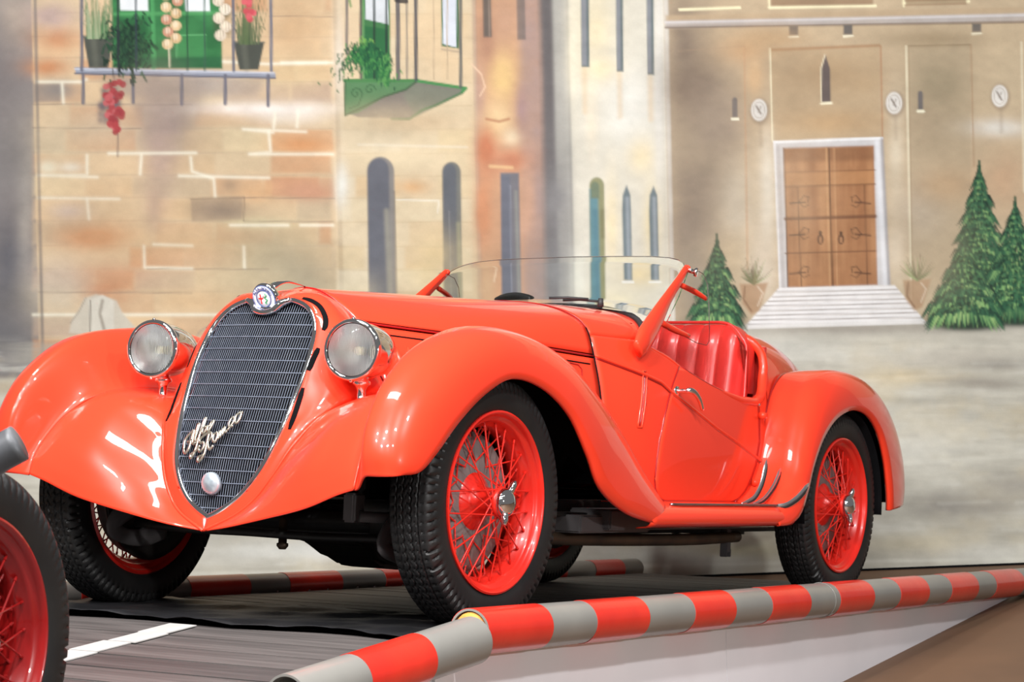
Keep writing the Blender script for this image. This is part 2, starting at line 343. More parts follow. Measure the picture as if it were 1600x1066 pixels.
# --- second building
for r in range(len(ys) - 1):
    x = 523 + rnd.uniform(-40, 0)
    while x < 738:
        L = rnd.uniform(40, 90); x0, x1 = max(x, 527), min(x + L, 737)
        if x1 - x0 > 10: poly([(x0, ys[r] + 2), (x1, ys[r] + 2), (x1, ys[r + 1]), (x0, ys[r + 1])], rnd.choice([(240, 222, 180), (232, 190, 132), (244, 230, 196), (226, 200, 158), (236, 208, 150)]), 5, rnd.uniform(.2, .65) * (1 if r > 9 else .5), .3 + .9 * NM)
        x += L
    line([(527, ys[r] + 2), (737, ys[r] + 2)], 1.5, (196, 168, 124), .35, 1.3)
blob(600, 200, 60, 20, (206, 186, 150), .8); blob(650, 190, 60, 14, (214, 176, 130), .6); blob(545, 60, 20, 60, (238, 206, 160), .8); blob(690, 60, 40, 60, (234, 200, 150), .7); blob(640, 250, 90, 20, (240, 216, 170), .6); blob(530, 90, 8, 90, (236, 218, 190), .7); blob(534, 290, 10, 30, (250, 244, 226), .8); blob(645, 292, 24, 12, (232, 180, 120), .8)
line([(560, 226), (730, 230)], 3, (244, 228, 196), .7, 2); line([(620, 312), (686, 314), (684, 332)], 2.5, (250, 240, 214), .7)
def arch(x0, x1, yt, yb, col, soft=2.0, a=1.0, lean=.012):
    c = (x0 + x1) / 2; r = (x1 - x0) / 2; pts = [(c - r * cos(t), yt + r * 1.15 * (1 - sin(t))) for t in np.linspace(0, pi, 14)]
    k = lean * (yb - yt); poly([(x0 + k, yb)] + pts + [(x1 + k, yb)], col, soft, a)
arch(574, 616, 245, 640, (150, 142, 132)); arch(574, 608, 247, 640, (112, 112, 118), 3); line([(604, 330), (610, 480)], 8, (190, 180, 150), .5, 4); line([(616, 300), (620, 480)], 3, (130, 120, 108), .6)
arch(691, 720, 253, 640, (130, 128, 118)); arch(692, 713, 256, 640, (108, 110, 114), 3); line([(716, 350), (720, 480)], 6, (176, 170, 128), .6, 3); line([(702, 330), (706, 480)], 2, (150, 150, 150), .5)
band(733, 740, T, 640, (170, 142, 122), .6, 2)
# --- ochre tower
CVt = (.25 + 1.2 * NM) 
band(740, 842, T, 640, (222, 168, 120), .5, 4, CVt); band(806, 840, T, 640, (164, 142, 138), .75, 10, .4 + .9 * NM)
for (cx, cy, rx, ry, c, a) in [(785, 120, 22, 40, (238, 196, 120), .9), (775, 190, 26, 30, (240, 204, 144), .9), (800, 215, 14, 14, (244, 220, 176), .8), (760, 235, 18, 40, (204, 122, 78), .9), (800, 250, 30, 18, (206, 132, 92), .8), (760, 60, 16, 50, (178, 128, 98), .8), (790, 30, 20, 40, (196, 150, 116), .7), (755, 330, 14, 60, (214, 144, 96), .9), (760, 440, 14, 40, (212, 170, 124), .8), (825, 330, 12, 90, (212, 160, 122), .7), (830, 420, 12, 60, (176, 146, 128), .7), (815, 170, 10, 40, (176, 140, 132), .8), (750, 150, 8, 40, (190, 150, 128), .7)]: blob(cx, cy, rx, ry, c, a)
line([(737, 100), (752, 116), (758, 136), (750, 150)], 2.5, (240, 200, 160), .7); line([(760, 186), (780, 190), (795, 186)], 4, (176, 100, 62), .7, 2); line([(766, 260), (800, 262)], 5, (236, 190, 130), .8, 2); line([(772, 440), (776, 420)], 3, (240, 210, 170), .6)
band(750, 763, T, 58, (98, 92, 84), .9, 2); line([(764, 0), (765, 56)], 3, (150, 130, 112), .8); band(803, 816, T, 62, (120, 108, 100), .8, 2)
poly([(782, 270), (811, 270), (818, 640), (786, 640)], (124, 120, 122), 2); poly([(783, 274), (797, 274), (803, 640), (787, 640)], (112, 114, 124), 3, .8); line([(806, 300), (812, 480)], 5, (156, 154, 140), .7, 3); line([(797, 290), (800, 470)], 2, (150, 152, 160), .6)
# --- dark recess
band(838, 858, T, 640, (98, 92, 90), .6, 5, .4 + NV_); band(862, 886, T, 640, (186, 180, 164), .5, 6, .3 + NV_); blob(870, 330, 22, 100, (132, 128, 124), .7); blob(868, 440, 26, 60, (140, 138, 134), .6)
# --- cream tower
for (cx, cy, rx, ry, c, a) in [(930, 40, 30, 60, (246, 226, 176), .7), (940, 110, 30, 20, (246, 222, 170), .8), (1000, 240, 20, 30, (246, 220, 160), .8), (925, 170, 10, 60, (248, 228, 190), .6), (985, 170, 40, 60, (250, 246, 230), .7), (1020, 350, 14, 60, (244, 222, 168), .8), (955, 350, 12, 80, (244, 224, 176), .7), (1000, 430, 30, 20, (240, 212, 150), .7), (960, 470, 40, 20, (238, 222, 176), .6), (895, 60, 10, 90, (250, 236, 200), .7), (1030, 100, 8, 200, (240, 234, 220), .6), (905, 440, 12, 60, (240, 236, 214), .6)]: blob(cx, cy, rx, ry, c, a)
for x0, x1, yb in [(905, 919, 105), (960, 972, 112), (1008, 1020, 117)]:
    poly([(x0, T), (x1, T), (x1 + 2, yb), (x0 + 4, yb)], (106, 118, 116), 1.5); poly([(x0 + 1, T), (x1 - 4, T), (x1 - 2, yb - 3), (x0 + 4, yb - 3)], (150, 150, 152), 2, .85); line([(x0 + 8, yb + 4), (x0 + 9, yb + 70)], 8, (236, 200, 148), .45, 4)
arch(921, 944, 277, 640, (150, 148, 104)); poly([(921, 296), (934, 290), (943, 640), (926, 640)], (104, 146, 150), 3); arch(923, 936, 284, 310, (120, 132, 104), 2); line([(941, 330), (942, 370)], 5, (128, 120, 80), .6, 3); line([(930, 330), (934, 470)], 6, (92, 134, 146), .6, 3)
for x0, x1, yt in [(972, 986, 289), (1014, 1028, 291)]:
    c = (x0 + x1) / 2; poly([(x0 + 3, 438), (x0, 330), (x0 + 1, 305), (c, yt), (x1 - 1, 305), (x1, 330), (x1 + 2, 438)], (120, 132, 132), 1.8); line([(c + 1, 310), (c + 4, 436)], 5, (168, 174, 176), .8, 3); line([(x0 + 1, 441), (x1 + 4, 441)], 3, (250, 248, 238), .8)
band(1034, 1040, T, 640, (250, 246, 232), .7, 2)
# --- brown palace front
band(1040, 1110, T, 640, (132, 114, 96), .85, 14, .4 + .8 * NM); band(1040, 1900, T, 640, (206, 182, 142), .5, 6, .2 + NL)
for (cx, cy, rx, ry, c, a) in [(1085, 130, 50, 60, (128, 108, 88), .8), (1070, 60, 20, 60, (128, 110, 92), .8), (1130, 200, 40, 60, (158, 138, 116), .7), (1080, 330, 30, 80, (140, 122, 102), .8), (1090, 440, 26, 60, (158, 142, 120), .8), (1150, 320, 30, 60, (204, 188, 160), .8), (1140, 400, 40, 40, (200, 176, 136), .7), (1160, 80, 40, 20, (196, 156, 110), .8), (1180, 120, 16, 30, (212, 172, 122), .8),
                               (1290, 120, 80, 30, (172, 142, 104), .8), (1290, 190, 80, 20, (198, 156, 104), .8), (1240, 140, 30, 50, (170, 144, 110), .6), (1470, 130, 46, 60, (150, 132, 100), .9), (1450, 200, 40, 40, (176, 152, 118), .6), (1440, 330, 40, 50, (190, 172, 148), .7), (1480, 290, 50, 30, (196, 158, 114), .8), (1570, 280, 40, 50, (198, 160, 120), .7), (1580, 120, 40, 60, (196, 172, 134), .7), (1560, 200, 50, 14, (214, 204, 186), .8), (1400, 240, 14, 80, (214, 196, 164), .7), (1400, 400, 16, 60, (216, 196, 166), .7), (1200, 300, 14, 90, (220, 208, 184), .8), (1190, 420, 24, 60, (214, 196, 168), .7), (1420, 460, 30, 40, (206, 186, 150), .6)]: blob(cx, cy, rx, ry, c, a)
poly([(1200, 76), (1373, 69), (1376, 218), (1210, 222)], (186, 154, 110), 3, .55, .5 + .6 * NM); line([(1376, 72), (1379, 220)], 3, (176, 126, 82), .7); line([(1206, 78), (1374, 71)], 4, (164, 118, 76), .7, 2); line([(1203, 76), (1207, 220)], 2.5, (240, 226, 184), .8)
poly([(1418, 72), (1516, 70), (1518, 440), (1424, 470)], (164, 146, 114), 3, .35, .4 + .8 * NM); line([(1416, 72), (1424, 470)], 3, (232, 218, 180), .8); line([(1419, 74), (1427, 470)], 2, (160, 134, 100), .6); line([(1420, 72), (1516, 70)], 3, (140, 118, 86), .7); line([(1517, 70), (1522, 260)], 2.5, (166, 130, 92), .6); line([(1596, 66), (1600, 300)], 3, (226, 212, 176), .7)
line([(1163, 72), (1168, 420)], 3, (196, 148, 104), .55); line([(1165, 75), (1162, 72), (1060, 80)], 2, (170, 140, 108), .4)
band(1040, 1900, -190, -20, (176, 150, 112), .6, 6); poly([(1040, 24), (1900, 4), (1900, 32), (1040, 44)], (188, 160, 122), 3, .8)
poly([(1040, 33), (1900, 14), (1900, 28), (1040, 44)], (178, 170, 164), 2.5, .95, .5 + .5 * NH_); line([(1040, 35), (1250, 31), (1900, 17)], 3, (222, 216, 212), .7, 2); line([(1040, 43), (1900, 30)], 3, (118, 100, 84), .85, 1.5)
for x0, x1, y_ in [(1062, 1156, 14), (1202, 1368, 11), (1412, 1514, 4)]: line([(x0, y_ + 1), (x1, y_ - 2)], 4, (246, 234, 184), .95, 1.2)
for x0, x1 in [(1202, 1368), (1412, 1514)]: line([(x0 - 2, -40), (x0, 10)], 3, (240, 226, 176), .9); poly([(x0 + 2, -60), (x1 - 2, -60), (x1 - 4, 7), (x0 + 3, 9)], (150, 118, 84), 2, .8)
for x_, y0, y1 in [(1240, 41, 55), (1325, 39, 54), (1526, 37, 50)]: poly([(x_ - 7, y0), (x_ + 7, y0), (x_ + 7, y1), (x_ - 7, y1)], (108, 100, 92), 1.5); line([(x_ - 7, y1 + 3), (x_ + 7, y1 + 2)], 3, (244, 232, 196), .95)
poly([(1284, 160), (1283, 108), (1290, 86), (1297, 108), (1298, 160)], (104, 90, 84), 1.3); line([(1283, 158), (1283, 106), (1289, 86)], 2, (238, 222, 184), .8); line([(1283, 162), (1299, 161)], 3.5, (248, 236, 196), .95)
for x_, y0, y1 in [(1148, 152, 183), (1438, 142, 171)]: arch(x_ - 4, x_ + 4, y0, y1, (112, 104, 98), 1.3); line([(x_ - 4, y1 + 3), (x_ + 5, y1 + 3)], 4, (248, 240, 204), .95)
for x_, y_ in [(1186, 172), (1397, 161), (1562, 150)]:
    ell(x_ + 1, y_ + 2, 15, 20, (120, 100, 82), .55, .3); ell(x_, y_, 12.5, 17, (226, 218, 204)); ell(x_, y_, 9.5, 13.5, (180, 166, 148)); ell(x_, y_, 8.3, 12, (220, 212, 198)); line([(x_ - 4, y_ - 6), (x_, y_ + 1), (x_ + 3, y_ + 6)], 3, (120, 104, 90), .8); line([(x_ + 3, y_ - 6), (x_ - 1, y_ + 3)], 2, (140, 124, 106), .7); line([(x_ + 2, y_ + 20), (x_ + 3, y_ + 56)], 5, (150, 128, 102), .35, 4)
# wooden double door with pale stone surround
poly([(1209, 221), (1378, 215), (1391, 446), (1219, 452)], (206, 200, 194), 2); line([(1210, 222), (1378, 216)], 4, (240, 238, 232), .9); line([(1210, 222), (1219, 450)], 3, (232, 228, 222), .9); line([(1216, 230), (1224, 450)], 6, (176, 168, 162), .6, 3); line([(1378, 217), (1389, 445)], 5, (150, 146, 146), .7, 2); line([(1370, 222), (1383, 444)], 7, (226, 224, 222), .8, 3)
poly([(1224, 232), (1365, 228), (1371, 445), (1231, 449)], (160, 104, 60), 1.5); poly([(1224, 232), (1365, 228), (1371, 445), (1231, 449)], (190, 134, 82), 2, .9, np.clip(NV_ * 1.8 - .4, 0, 1)); poly([(1224, 232), (1365, 228), (1366, 250), (1225, 254)], (128, 82, 50), 5, .55); poly([(1226, 270), (1366, 266), (1366, 288), (1226, 292)], (190, 132, 76), 2, .6)
line([(1295, 232), (1301, 446)], 2.2, (96, 60, 36), .95); line([(1291, 232), (1297, 447)], 3, (206, 154, 98), .7); line([(1303, 232), (1308, 446)], 2.5, (204, 150, 96), .6)
for y_, w_, c_ in [(268, 1.5, (120, 76, 44)), (290, 2, (112, 70, 42)), (340, 5, (110, 68, 44)), (394, 2.2, (116, 74, 46))]: line([(1227, y_ + 2), (1368, y_ - 2)], w_, c_, .8, 1.3)
line([(1246, 292), (1252, 447)], 1.8, (110, 70, 44), .8); line([(1351, 290), (1355, 444)], 1.8, (110, 70, 44), .8); line([(1225, 232), (1231, 448)], 2, (84, 54, 38), .8)
for yy in (316, 366, 426):
    for s_, x_ in ((1, 1234), (-1, 1360)):
        line([(x_, yy + 2), (x_ + s_ * 24, yy)], 2.4, (82, 54, 40), .85); line([(x_ + s_ * 14, yy), (x_ + s_ * 22, yy - 10), (x_ + s_ * 30, yy - 8), (x_ + s_ * 28, yy)], 1.6, (90, 60, 42), .8); line([(x_ + s_ * 14, yy), (x_ + s_ * 22, yy + 8), (x_ + s_ * 30, yy + 4)], 1.6, (90, 60, 42), .7)
for x_ in (1282, 1314): ell(x_, 374, 5, 8, (92, 60, 42), .9); ell(x_, 375, 2.8, 5, (176, 122, 76), .9); ell(x_, 364, 3, 3, (70, 46, 34), .8)
# pavement
poly([(-330, 592), (48, 592), (60, 640), (620, 620), (700, 560), (1040, 520), (1100, 508), (1900, 496), (1900, 950), (-330, 950)], (203, 195, 174), 4)
sl = region(-330, 500, 1900, 940); al = np.clip((NH_[sl] - .45) * 2.6, 0, .8) * sstep(YY[sl], 512, 540)
put(sl, al * .8, (168, 160, 142)); put(sl, np.clip((.42 - NH_[sl]) * 3, 0, .7) * sstep(YY[sl], 520, 560), (226, 220, 202)); put(sl, np.clip((NW_[sl] - .55) * 2.5, 0, .5) * sstep(YY[sl], 520, 560), (196, 178, 140))
for (cx, cy, rx, ry, c, a) in [(1300, 515, 180, 10, (164, 154, 138), .7), (1500, 560, 120, 16, (196, 186, 166), .7), (1420, 588, 80, 12, (212, 190, 146), .7), (1540, 600, 70, 10, (160, 150, 134), .7), (1560, 570, 60, 10, (150, 142, 128), .6), (1500, 790, 110, 26, (152, 144, 130), .8), (1580, 760, 60, 20, (166, 158, 142), .7), (1430, 700, 90, 40, (214, 208, 190), .6), (1440, 850, 90, 14, (206, 192, 160), .7), (1560, 870, 80, 20, (220, 214, 196), .8), (450, 860, 160, 16, (222, 218, 204), .8), (350, 830, 100, 20, (170, 164, 148), .7), (1080, 870, 100, 16, (218, 214, 196), .8), (1150, 860, 60, 10, (196, 184, 140), .6), (1430, 510, 200, 9, (150, 140, 124), .5), (1230, 545, 80, 20, (214, 210, 194), .6), (10, 605, 40, 12, (186, 168, 138), .7)]: blob(cx, cy, rx, ry, c, a)
for i in range(70):
    x_, y_ = rnd.uniform(1000, 1750), rnd.uniform(540, 880); line([(x_, y_), (x_ + rnd.uniform(30, 110), y_ + rnd.uniform(-6, 3))], rnd.uniform(2, 6), rnd.choice([(222, 216, 198), (160, 150, 134), (184, 174, 150)]), .22, 4)
line([(-330, 908), (1900, 868)], 5, (232, 226, 206), .5, 3)
# steps
for k in range(8):
    y0 = 450 + k * 7.3; e0, e1 = 1217 - k * 6.4, 1398 + k * 6.2
    poly([(e0, y0), (e1, y0 - 4), (e1 + 6, y0 + 3), (e0 - 6, y0 + 7)], (236, 230, 222), 1.2); line([(e0 - 4, y0 + 6.5), (e1 + 4, y0 + 2.5)], 2.1, (150, 138, 130), .8, .9)
poly([(1168, 508), (1440, 500), (1444, 506), (1168, 514)], (228, 222, 212), 1.5)
# urns with plants
for cx, cy, s_ in [(1178, 478, 1), (1433, 472, 1)]:
    poly([(cx - 22, cy - 34), (cx + 22, cy - 36), (cx + 8, cy + 8), (cx - 4, cy + 14), (cx - 18, cy - 4)], (176, 136, 96), 3, .85); line([(cx + 6, cy - 30), (cx + 14, cy - 20), (cx + 6, cy)], 2.5, (214, 190, 160), .8); line([(cx - 14, cy - 30), (cx - 16, cy - 10), (cx - 4, cy + 8)], 3, (124, 88, 60), .6)
    for k in range(46):
        a_ = rnd.uniform(-2.7, -.4); L = rnd.uniform(16, 44); line([(cx, cy - 34), (cx + cos(a_) * L * .5, cy - 34 + sin(a_) * L * .5), (cx + cos(a_) * L * .85, cy - 34 + sin(a_) * L)], rnd.uniform(1.2, 3), rnd.choice([(88, 100, 60), (120, 130, 84), (140, 124, 86), (104, 90, 66), (150, 170, 104)]), .75, 1, True)
# conifers
def conifer(cx, yt, yb, hw, seed):
    rg = random.Random(seed); n = int((yb - yt) / 10)
    for k in range(34): blob(cx + rg.uniform(-hw, hw) * .5, yb - rg.uniform(0, 12), hw * .4, 8, (44, 62, 48), .6)
    for r in range(n + 1):
        f_ = r / n; y_ = yt + 8 + (yb - yt - 26) * f_; w_ = hw * (.05 + .95 * f_ ** .85) * (.80 + .34 * ((r % 3) / 2.0))
        m_ = int(8 + w_ * 1.15)
        for layer in range(3):
            cols = [[(30, 62, 46), (36, 74, 54), (26, 54, 42)], [(48, 98, 66), (60, 112, 72), (40, 88, 60)], [(110, 160, 90), (96, 150, 84), (136, 182, 100), (164, 198, 112)]][layer]
            for k in range(m_ if layer < 2 else int(m_ * .55)):
                u_ = rg.uniform(-1, 1) * (1 if layer < 2 else .85); x_ = cx + u_ * w_; L = rg.uniform(9, 19) * (.6 + .5 * f_)
                yy = y_ + 10 * u_ * u_ * f_ + rg.uniform(-3, 5) + layer * 3
                line([(x_ - u_ * 4, yy - 4), (x_ + u_ * L * .5, yy + L * .9)], rg.uniform(2.2, 4), rg.choice(cols), .85 if layer < 2 else (.8 * (.45 + .5 * f_) if r % 3 else .25), .9, True)
    line([(cx, yt - 6), (cx + 1, yt + 16)], 4, (44, 84, 58), .9, 1, False)
conifer(1120, 372, 508, 42, 1); conifer(1530, 258, 470, 54, 2); conifer(1586, 314, 500, 56, 3); conifer(1507, 372, 506, 60, 4)
# --- left balcony with green shutters
poly([(172, T), (343, T), (347, 107), (176, 106)], (38, 104, 54), 2); poly([(172, T), (343, T), (347, 107), (176, 106)], (58, 138, 72), 3, .8, np.clip(NM * 2 - .6, 0, 1)); poly([(184, -60), (229, -60), (232, 17), (188, 16)], (222, 222, 218), 1.5); poly([(286, -60), (325, -60), (328, 18), (290, 18)], (222, 222, 218), 1.5)
line([(234, -60), (240, 104)], 9, (66, 150, 80), .9, 2); line([(232, -60), (236, 104)], 2, (24, 74, 40), .8); line([(180, 22), (345, 20)], 6, (74, 156, 84), .8, 2); poly([(276, 56), (322, 55), (322, 90), (277, 91)], (52, 128, 66), 2); line([(276, 90), (276, 55), (322, 54)], 2, (96, 176, 104), .7); poly([(186, 30), (228, 29), (229, 96), (188, 97)], (32, 92, 50), 3, .8); poly([(206, 90), (346, 88), (347, 107), (206, 107)], (30, 84, 52), 4, .6)
poly([(150, 118), (330, 118), (300, 200), (230, 210), (200, 150)], (140, 124, 116), 12, .38); poly([(176, 120), (420, 120), (400, 150), (180, 150)], (150, 134, 122), 8, .45)
poly([(117, 105), (430, 114), (431, 122), (118, 116)], (142, 144, 154), 1.2); line([(118, 108), (428, 114)], 3, (192, 194, 202), .8, 1.2); line([(117, 115), (430, 122)], 3, (84, 84, 96), .9, 1)
for x_, yb in [(130, 161), (208, 160), (284, 163), (352, 162), (419, 165)]: line([(x_, 118), (x_, yb)], 5.5, (98, 96, 106), .9, 1.2)
def pot(x0, x1, y0, y1):
    poly([(x0, y0), (x1, y0), (x1 - 9, y1), (x0 + 9, y1)], (74, 76, 66), 1.5); line([(x0, y0), (x1, y0)], 3, (96, 98, 84), .8); line([(x0 + 16, y0 + 4), (x0 + 20, y1 - 3)], 9, (104, 104, 88), .5, 4)
pot(130, 178, 57, 106); pot(365, 413, 66, 109)
for cx, y0, cols, sp in [(152, 60, [(120, 140, 96), (88, 120, 74), (150, 160, 120), (50, 110, 62)], 26), (388, 68, [(86, 104, 62), (70, 88, 56), (110, 118, 80)], 30)]:
    for k in range(60): u_ = rnd.uniform(-1, 1); line([(cx + u_ * 16, y0), (cx + u_ * sp * .7, y0 - rnd.uniform(15, 45)), (cx + u_ * sp, y0 - rnd.uniform(20, 95))], 2.2, rnd.choice(cols), .8, .9, True)
for k in range(420):
    x_, y_ = rnd.gauss(201, 14), rnd.gauss(70, 20); line([(x_, y_), (x_ + rnd.uniform(-6, 6), y_ + rnd.uniform(3, 9))], 3.2, rnd.choice([(24, 56, 38), (30, 70, 46), (20, 46, 34), (44, 84, 50)]), .85, .9)
line([(206, 105), (208, 128)], 5, (40, 60, 40), .8); line([(176, 108), (178, 122)], 2, (60, 60, 50), .8)
for k in range(60): blob(168 + rnd.uniform(-12, 18), 165 + rnd.uniform(-28, 28), 5, 6, (104, 90, 92), .4)
for k in range(46):
    f_ = rnd.random(); ell(178 + rnd.uniform(-16, 16) * (1 - .2 * f_) * (1 if f_ < .7 else .5), 128 + f_ * 82, 5.2, 5.2, rnd.choice([(170, 52, 54), (150, 40, 46), (190, 84, 84), (160, 48, 50)]), .9, .2)
line([(184, 210), (184, 245)], 2.5, (110, 92, 84), .7)
def garlic(cx, y0, y1, cols, n, sp, r):
    for k in range(30): blob(cx + rnd.uniform(-10, 10), rnd.uniform(y0, y1), 6, 8, (70, 70, 50), .35)
    for k in range(n):
        f_ = (k + .5) / n; x_ = cx + (sp if k % 2 else -sp) * (1 - .4 * f_) + rnd.uniform(-2, 2); y_ = y0 + (y1 - y0) * f_
        ell(x_, y_, r, r * .95, rnd.choice(cols), .97, .14); ell(x_ - 1, y_ - 2, r * .5, r * .6, (244, 228, 194), .5, .4)
        for q in (-.5, 0, .5): line([(x_ + q * r, y_ - r * .8), (x_ + q * r * 1.3, y_ + r * .7)], .9, (120, 94, 66), .6, .7)
garlic(268, -90, 74, [(222, 186, 132), (214, 174, 118), (228, 200, 150), (204, 138, 104)], 17, 10, 8.5); garlic(347, -60, 62, [(226, 210, 184), (218, 198, 170), (206, 172, 150)], 9, 6, 9); line([(264, 76), (265, 104)], 3, (210, 196, 160), .8)
for k in range(22): ell(388 + rnd.uniform(-9, 9), rnd.uniform(-60, 34), 5, 5, rnd.choice([(200, 66, 74), (214, 84, 90), (176, 50, 60)]), .95, .2)
for x_, c_, w_ in [(126, (92, 92, 104), 5), (183, (40, 46, 50), 4), (211, (48, 60, 66), 3), (291, (36, 70, 50), 2.5), (318, (52, 88, 66), 2.5), (363, (98, 98, 108), 5), (422, (108, 108, 118), 5)]: line([(x_, T), (x_ + 2, 110)], w_, c_, .92, 1)
# --- green corner balcony
poly([(564, T), (608, T), (610, 125), (566, 125)], (66, 128, 70), 1.5); poly([(570, T), (605, T), (607, 38), (571, 30)], (222, 224, 222), 1.2); poly([(568, 40), (606, 46), (608, 122), (570, 122)], (36, 110, 60), 1.5, .8); line([(566, T), (568, 125)], 3, (110, 170, 96), .8)
poly([(688, T), (716, T), (717, 76), (690, 72)], (52, 108, 64), 1.3); poly([(691, T), (713, T), (713, 74), (692, 69)], (224, 226, 230), 1); line([(690, 77), (716, 81)], 3, (170, 150, 126), .6)
poly([(640, 127), (650, 124), (725, 138), (722, 147), (640, 186), (560, 183), (545, 178)], (126, 118, 110), 2, .95); poly([(640, 130), (722, 142), (650, 182), (630, 150)], (130, 138, 112), 5, .6)
poly([(538, 124), (651, 124), (634, 140), (600, 152), (560, 176), (538, 181)], (92, 140, 88), 1.5); line([(538, 126), (652, 126)], 5, (74, 138, 72), 1, 1); line([(650, 126), (728, 138), (722, 144)], 5, (70, 148, 76), 1, 1.2); line([(722, 145), (680, 165), (660, 172), (640, 186), (612, 186)], 3.5, (72, 126, 74), .95, 1.2); line([(540, 180), (566, 168), (600, 151), (634, 140), (650, 128)], 3, (58, 96, 60), .9)
line([(539, 126), (539, 181)], 2.5, (52, 92, 58), .8)
for cx, cy, r0 in [(556, 146, 10), (578, 140, 9)]:
    line([(cx + r0 * (1 - q / 12) * cos(-q * .75), cy + r0 * (1 - q / 12) * sin(-q * .75)) for q in range(11)], 2, (58, 104, 62), .85, .8)
line([(566, 148), (560, 164), (546, 170)], 2, (58, 104, 62), .8)
for x_, c_, w_, yb in [(541, (126, 116, 108), 4.5, 84), (563, (70, 70, 70), 4, 122), (584, (42, 56, 50), 3.5, 122), (603, (44, 60, 54), 3.5, 122), (621, (96, 92, 96), 7, 122), (635, (150, 136, 118), 3, 122), (649, (84, 84, 88), 6, 124), (677, (200, 172, 134), 2, 124), (698, (196, 170, 132), 2, 124), (719, (96, 100, 96), 5, 136)]: line([(x_, T), (x_ + 1, yb)], w_, c_, .9, 1)
line([(620, 0), (634, 2)], 8, (60, 56, 56), .9)
for k in range(520):
    t_ = rnd.random(); x_ = 570 + rnd.gauss(0, 18); y_ = 92 + .012 * (x_ - 570) ** 2 + rnd.gauss(0, 10) - 8; 
    line([(x_, y_), (x_ + rnd.uniform(-5, 5), y_ + rnd.uniform(4, 10))], 3.0, rnd.choice([(28, 92, 56), (40, 116, 60), (22, 76, 50), (70, 150, 66), (34, 104, 60)]) if y_ > 66 else (120, 180, 70), .85, .9, True)
for k in range(90): x_ = 602 + rnd.gauss(0, 5); y_ = rnd.uniform(84, 132); line([(x_, y_), (x_ + rnd.uniform(-4, 4), y_ + 7)], 3, rnd.choice([(28, 92, 56), (50, 130, 60), (90, 160, 74)]), .85, .9, True)
line([(546, 0), (548, 10)], 4, (110, 150, 80), .8)
# canvas-wide wash
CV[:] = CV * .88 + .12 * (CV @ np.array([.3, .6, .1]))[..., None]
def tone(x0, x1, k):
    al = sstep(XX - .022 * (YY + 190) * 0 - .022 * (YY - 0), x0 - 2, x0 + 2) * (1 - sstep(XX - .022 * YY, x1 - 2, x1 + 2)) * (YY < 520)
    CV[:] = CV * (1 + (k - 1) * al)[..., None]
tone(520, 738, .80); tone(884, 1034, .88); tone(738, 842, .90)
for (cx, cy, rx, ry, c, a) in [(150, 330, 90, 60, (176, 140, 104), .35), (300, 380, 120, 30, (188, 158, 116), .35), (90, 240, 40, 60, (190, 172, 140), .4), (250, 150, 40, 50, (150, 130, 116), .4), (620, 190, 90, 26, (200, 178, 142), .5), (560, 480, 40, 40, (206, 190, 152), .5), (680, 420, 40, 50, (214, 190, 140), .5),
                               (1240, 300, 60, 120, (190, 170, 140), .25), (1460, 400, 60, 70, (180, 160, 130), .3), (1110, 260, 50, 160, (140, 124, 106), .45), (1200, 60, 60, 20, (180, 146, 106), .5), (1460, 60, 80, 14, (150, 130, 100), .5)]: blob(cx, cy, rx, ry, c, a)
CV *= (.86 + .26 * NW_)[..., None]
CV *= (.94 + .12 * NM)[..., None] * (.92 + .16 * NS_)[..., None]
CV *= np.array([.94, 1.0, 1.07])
def paint_sample(PX, PY):
    x = np.clip(PX - PX0, 0, PW - 1.001); y = np.clip(PY - PY0, 0, PH - 1.001); i = y.astype(int); j = x.astype(int); u = (x - j)[..., None]; v = (y - i)[..., None]
    return ((CV[i, j] * (1 - u) + CV[i, j + 1] * u) * (1 - v) + (CV[i + 1, j] * (1 - u) + CV[i + 1, j + 1] * u) * v) * .88

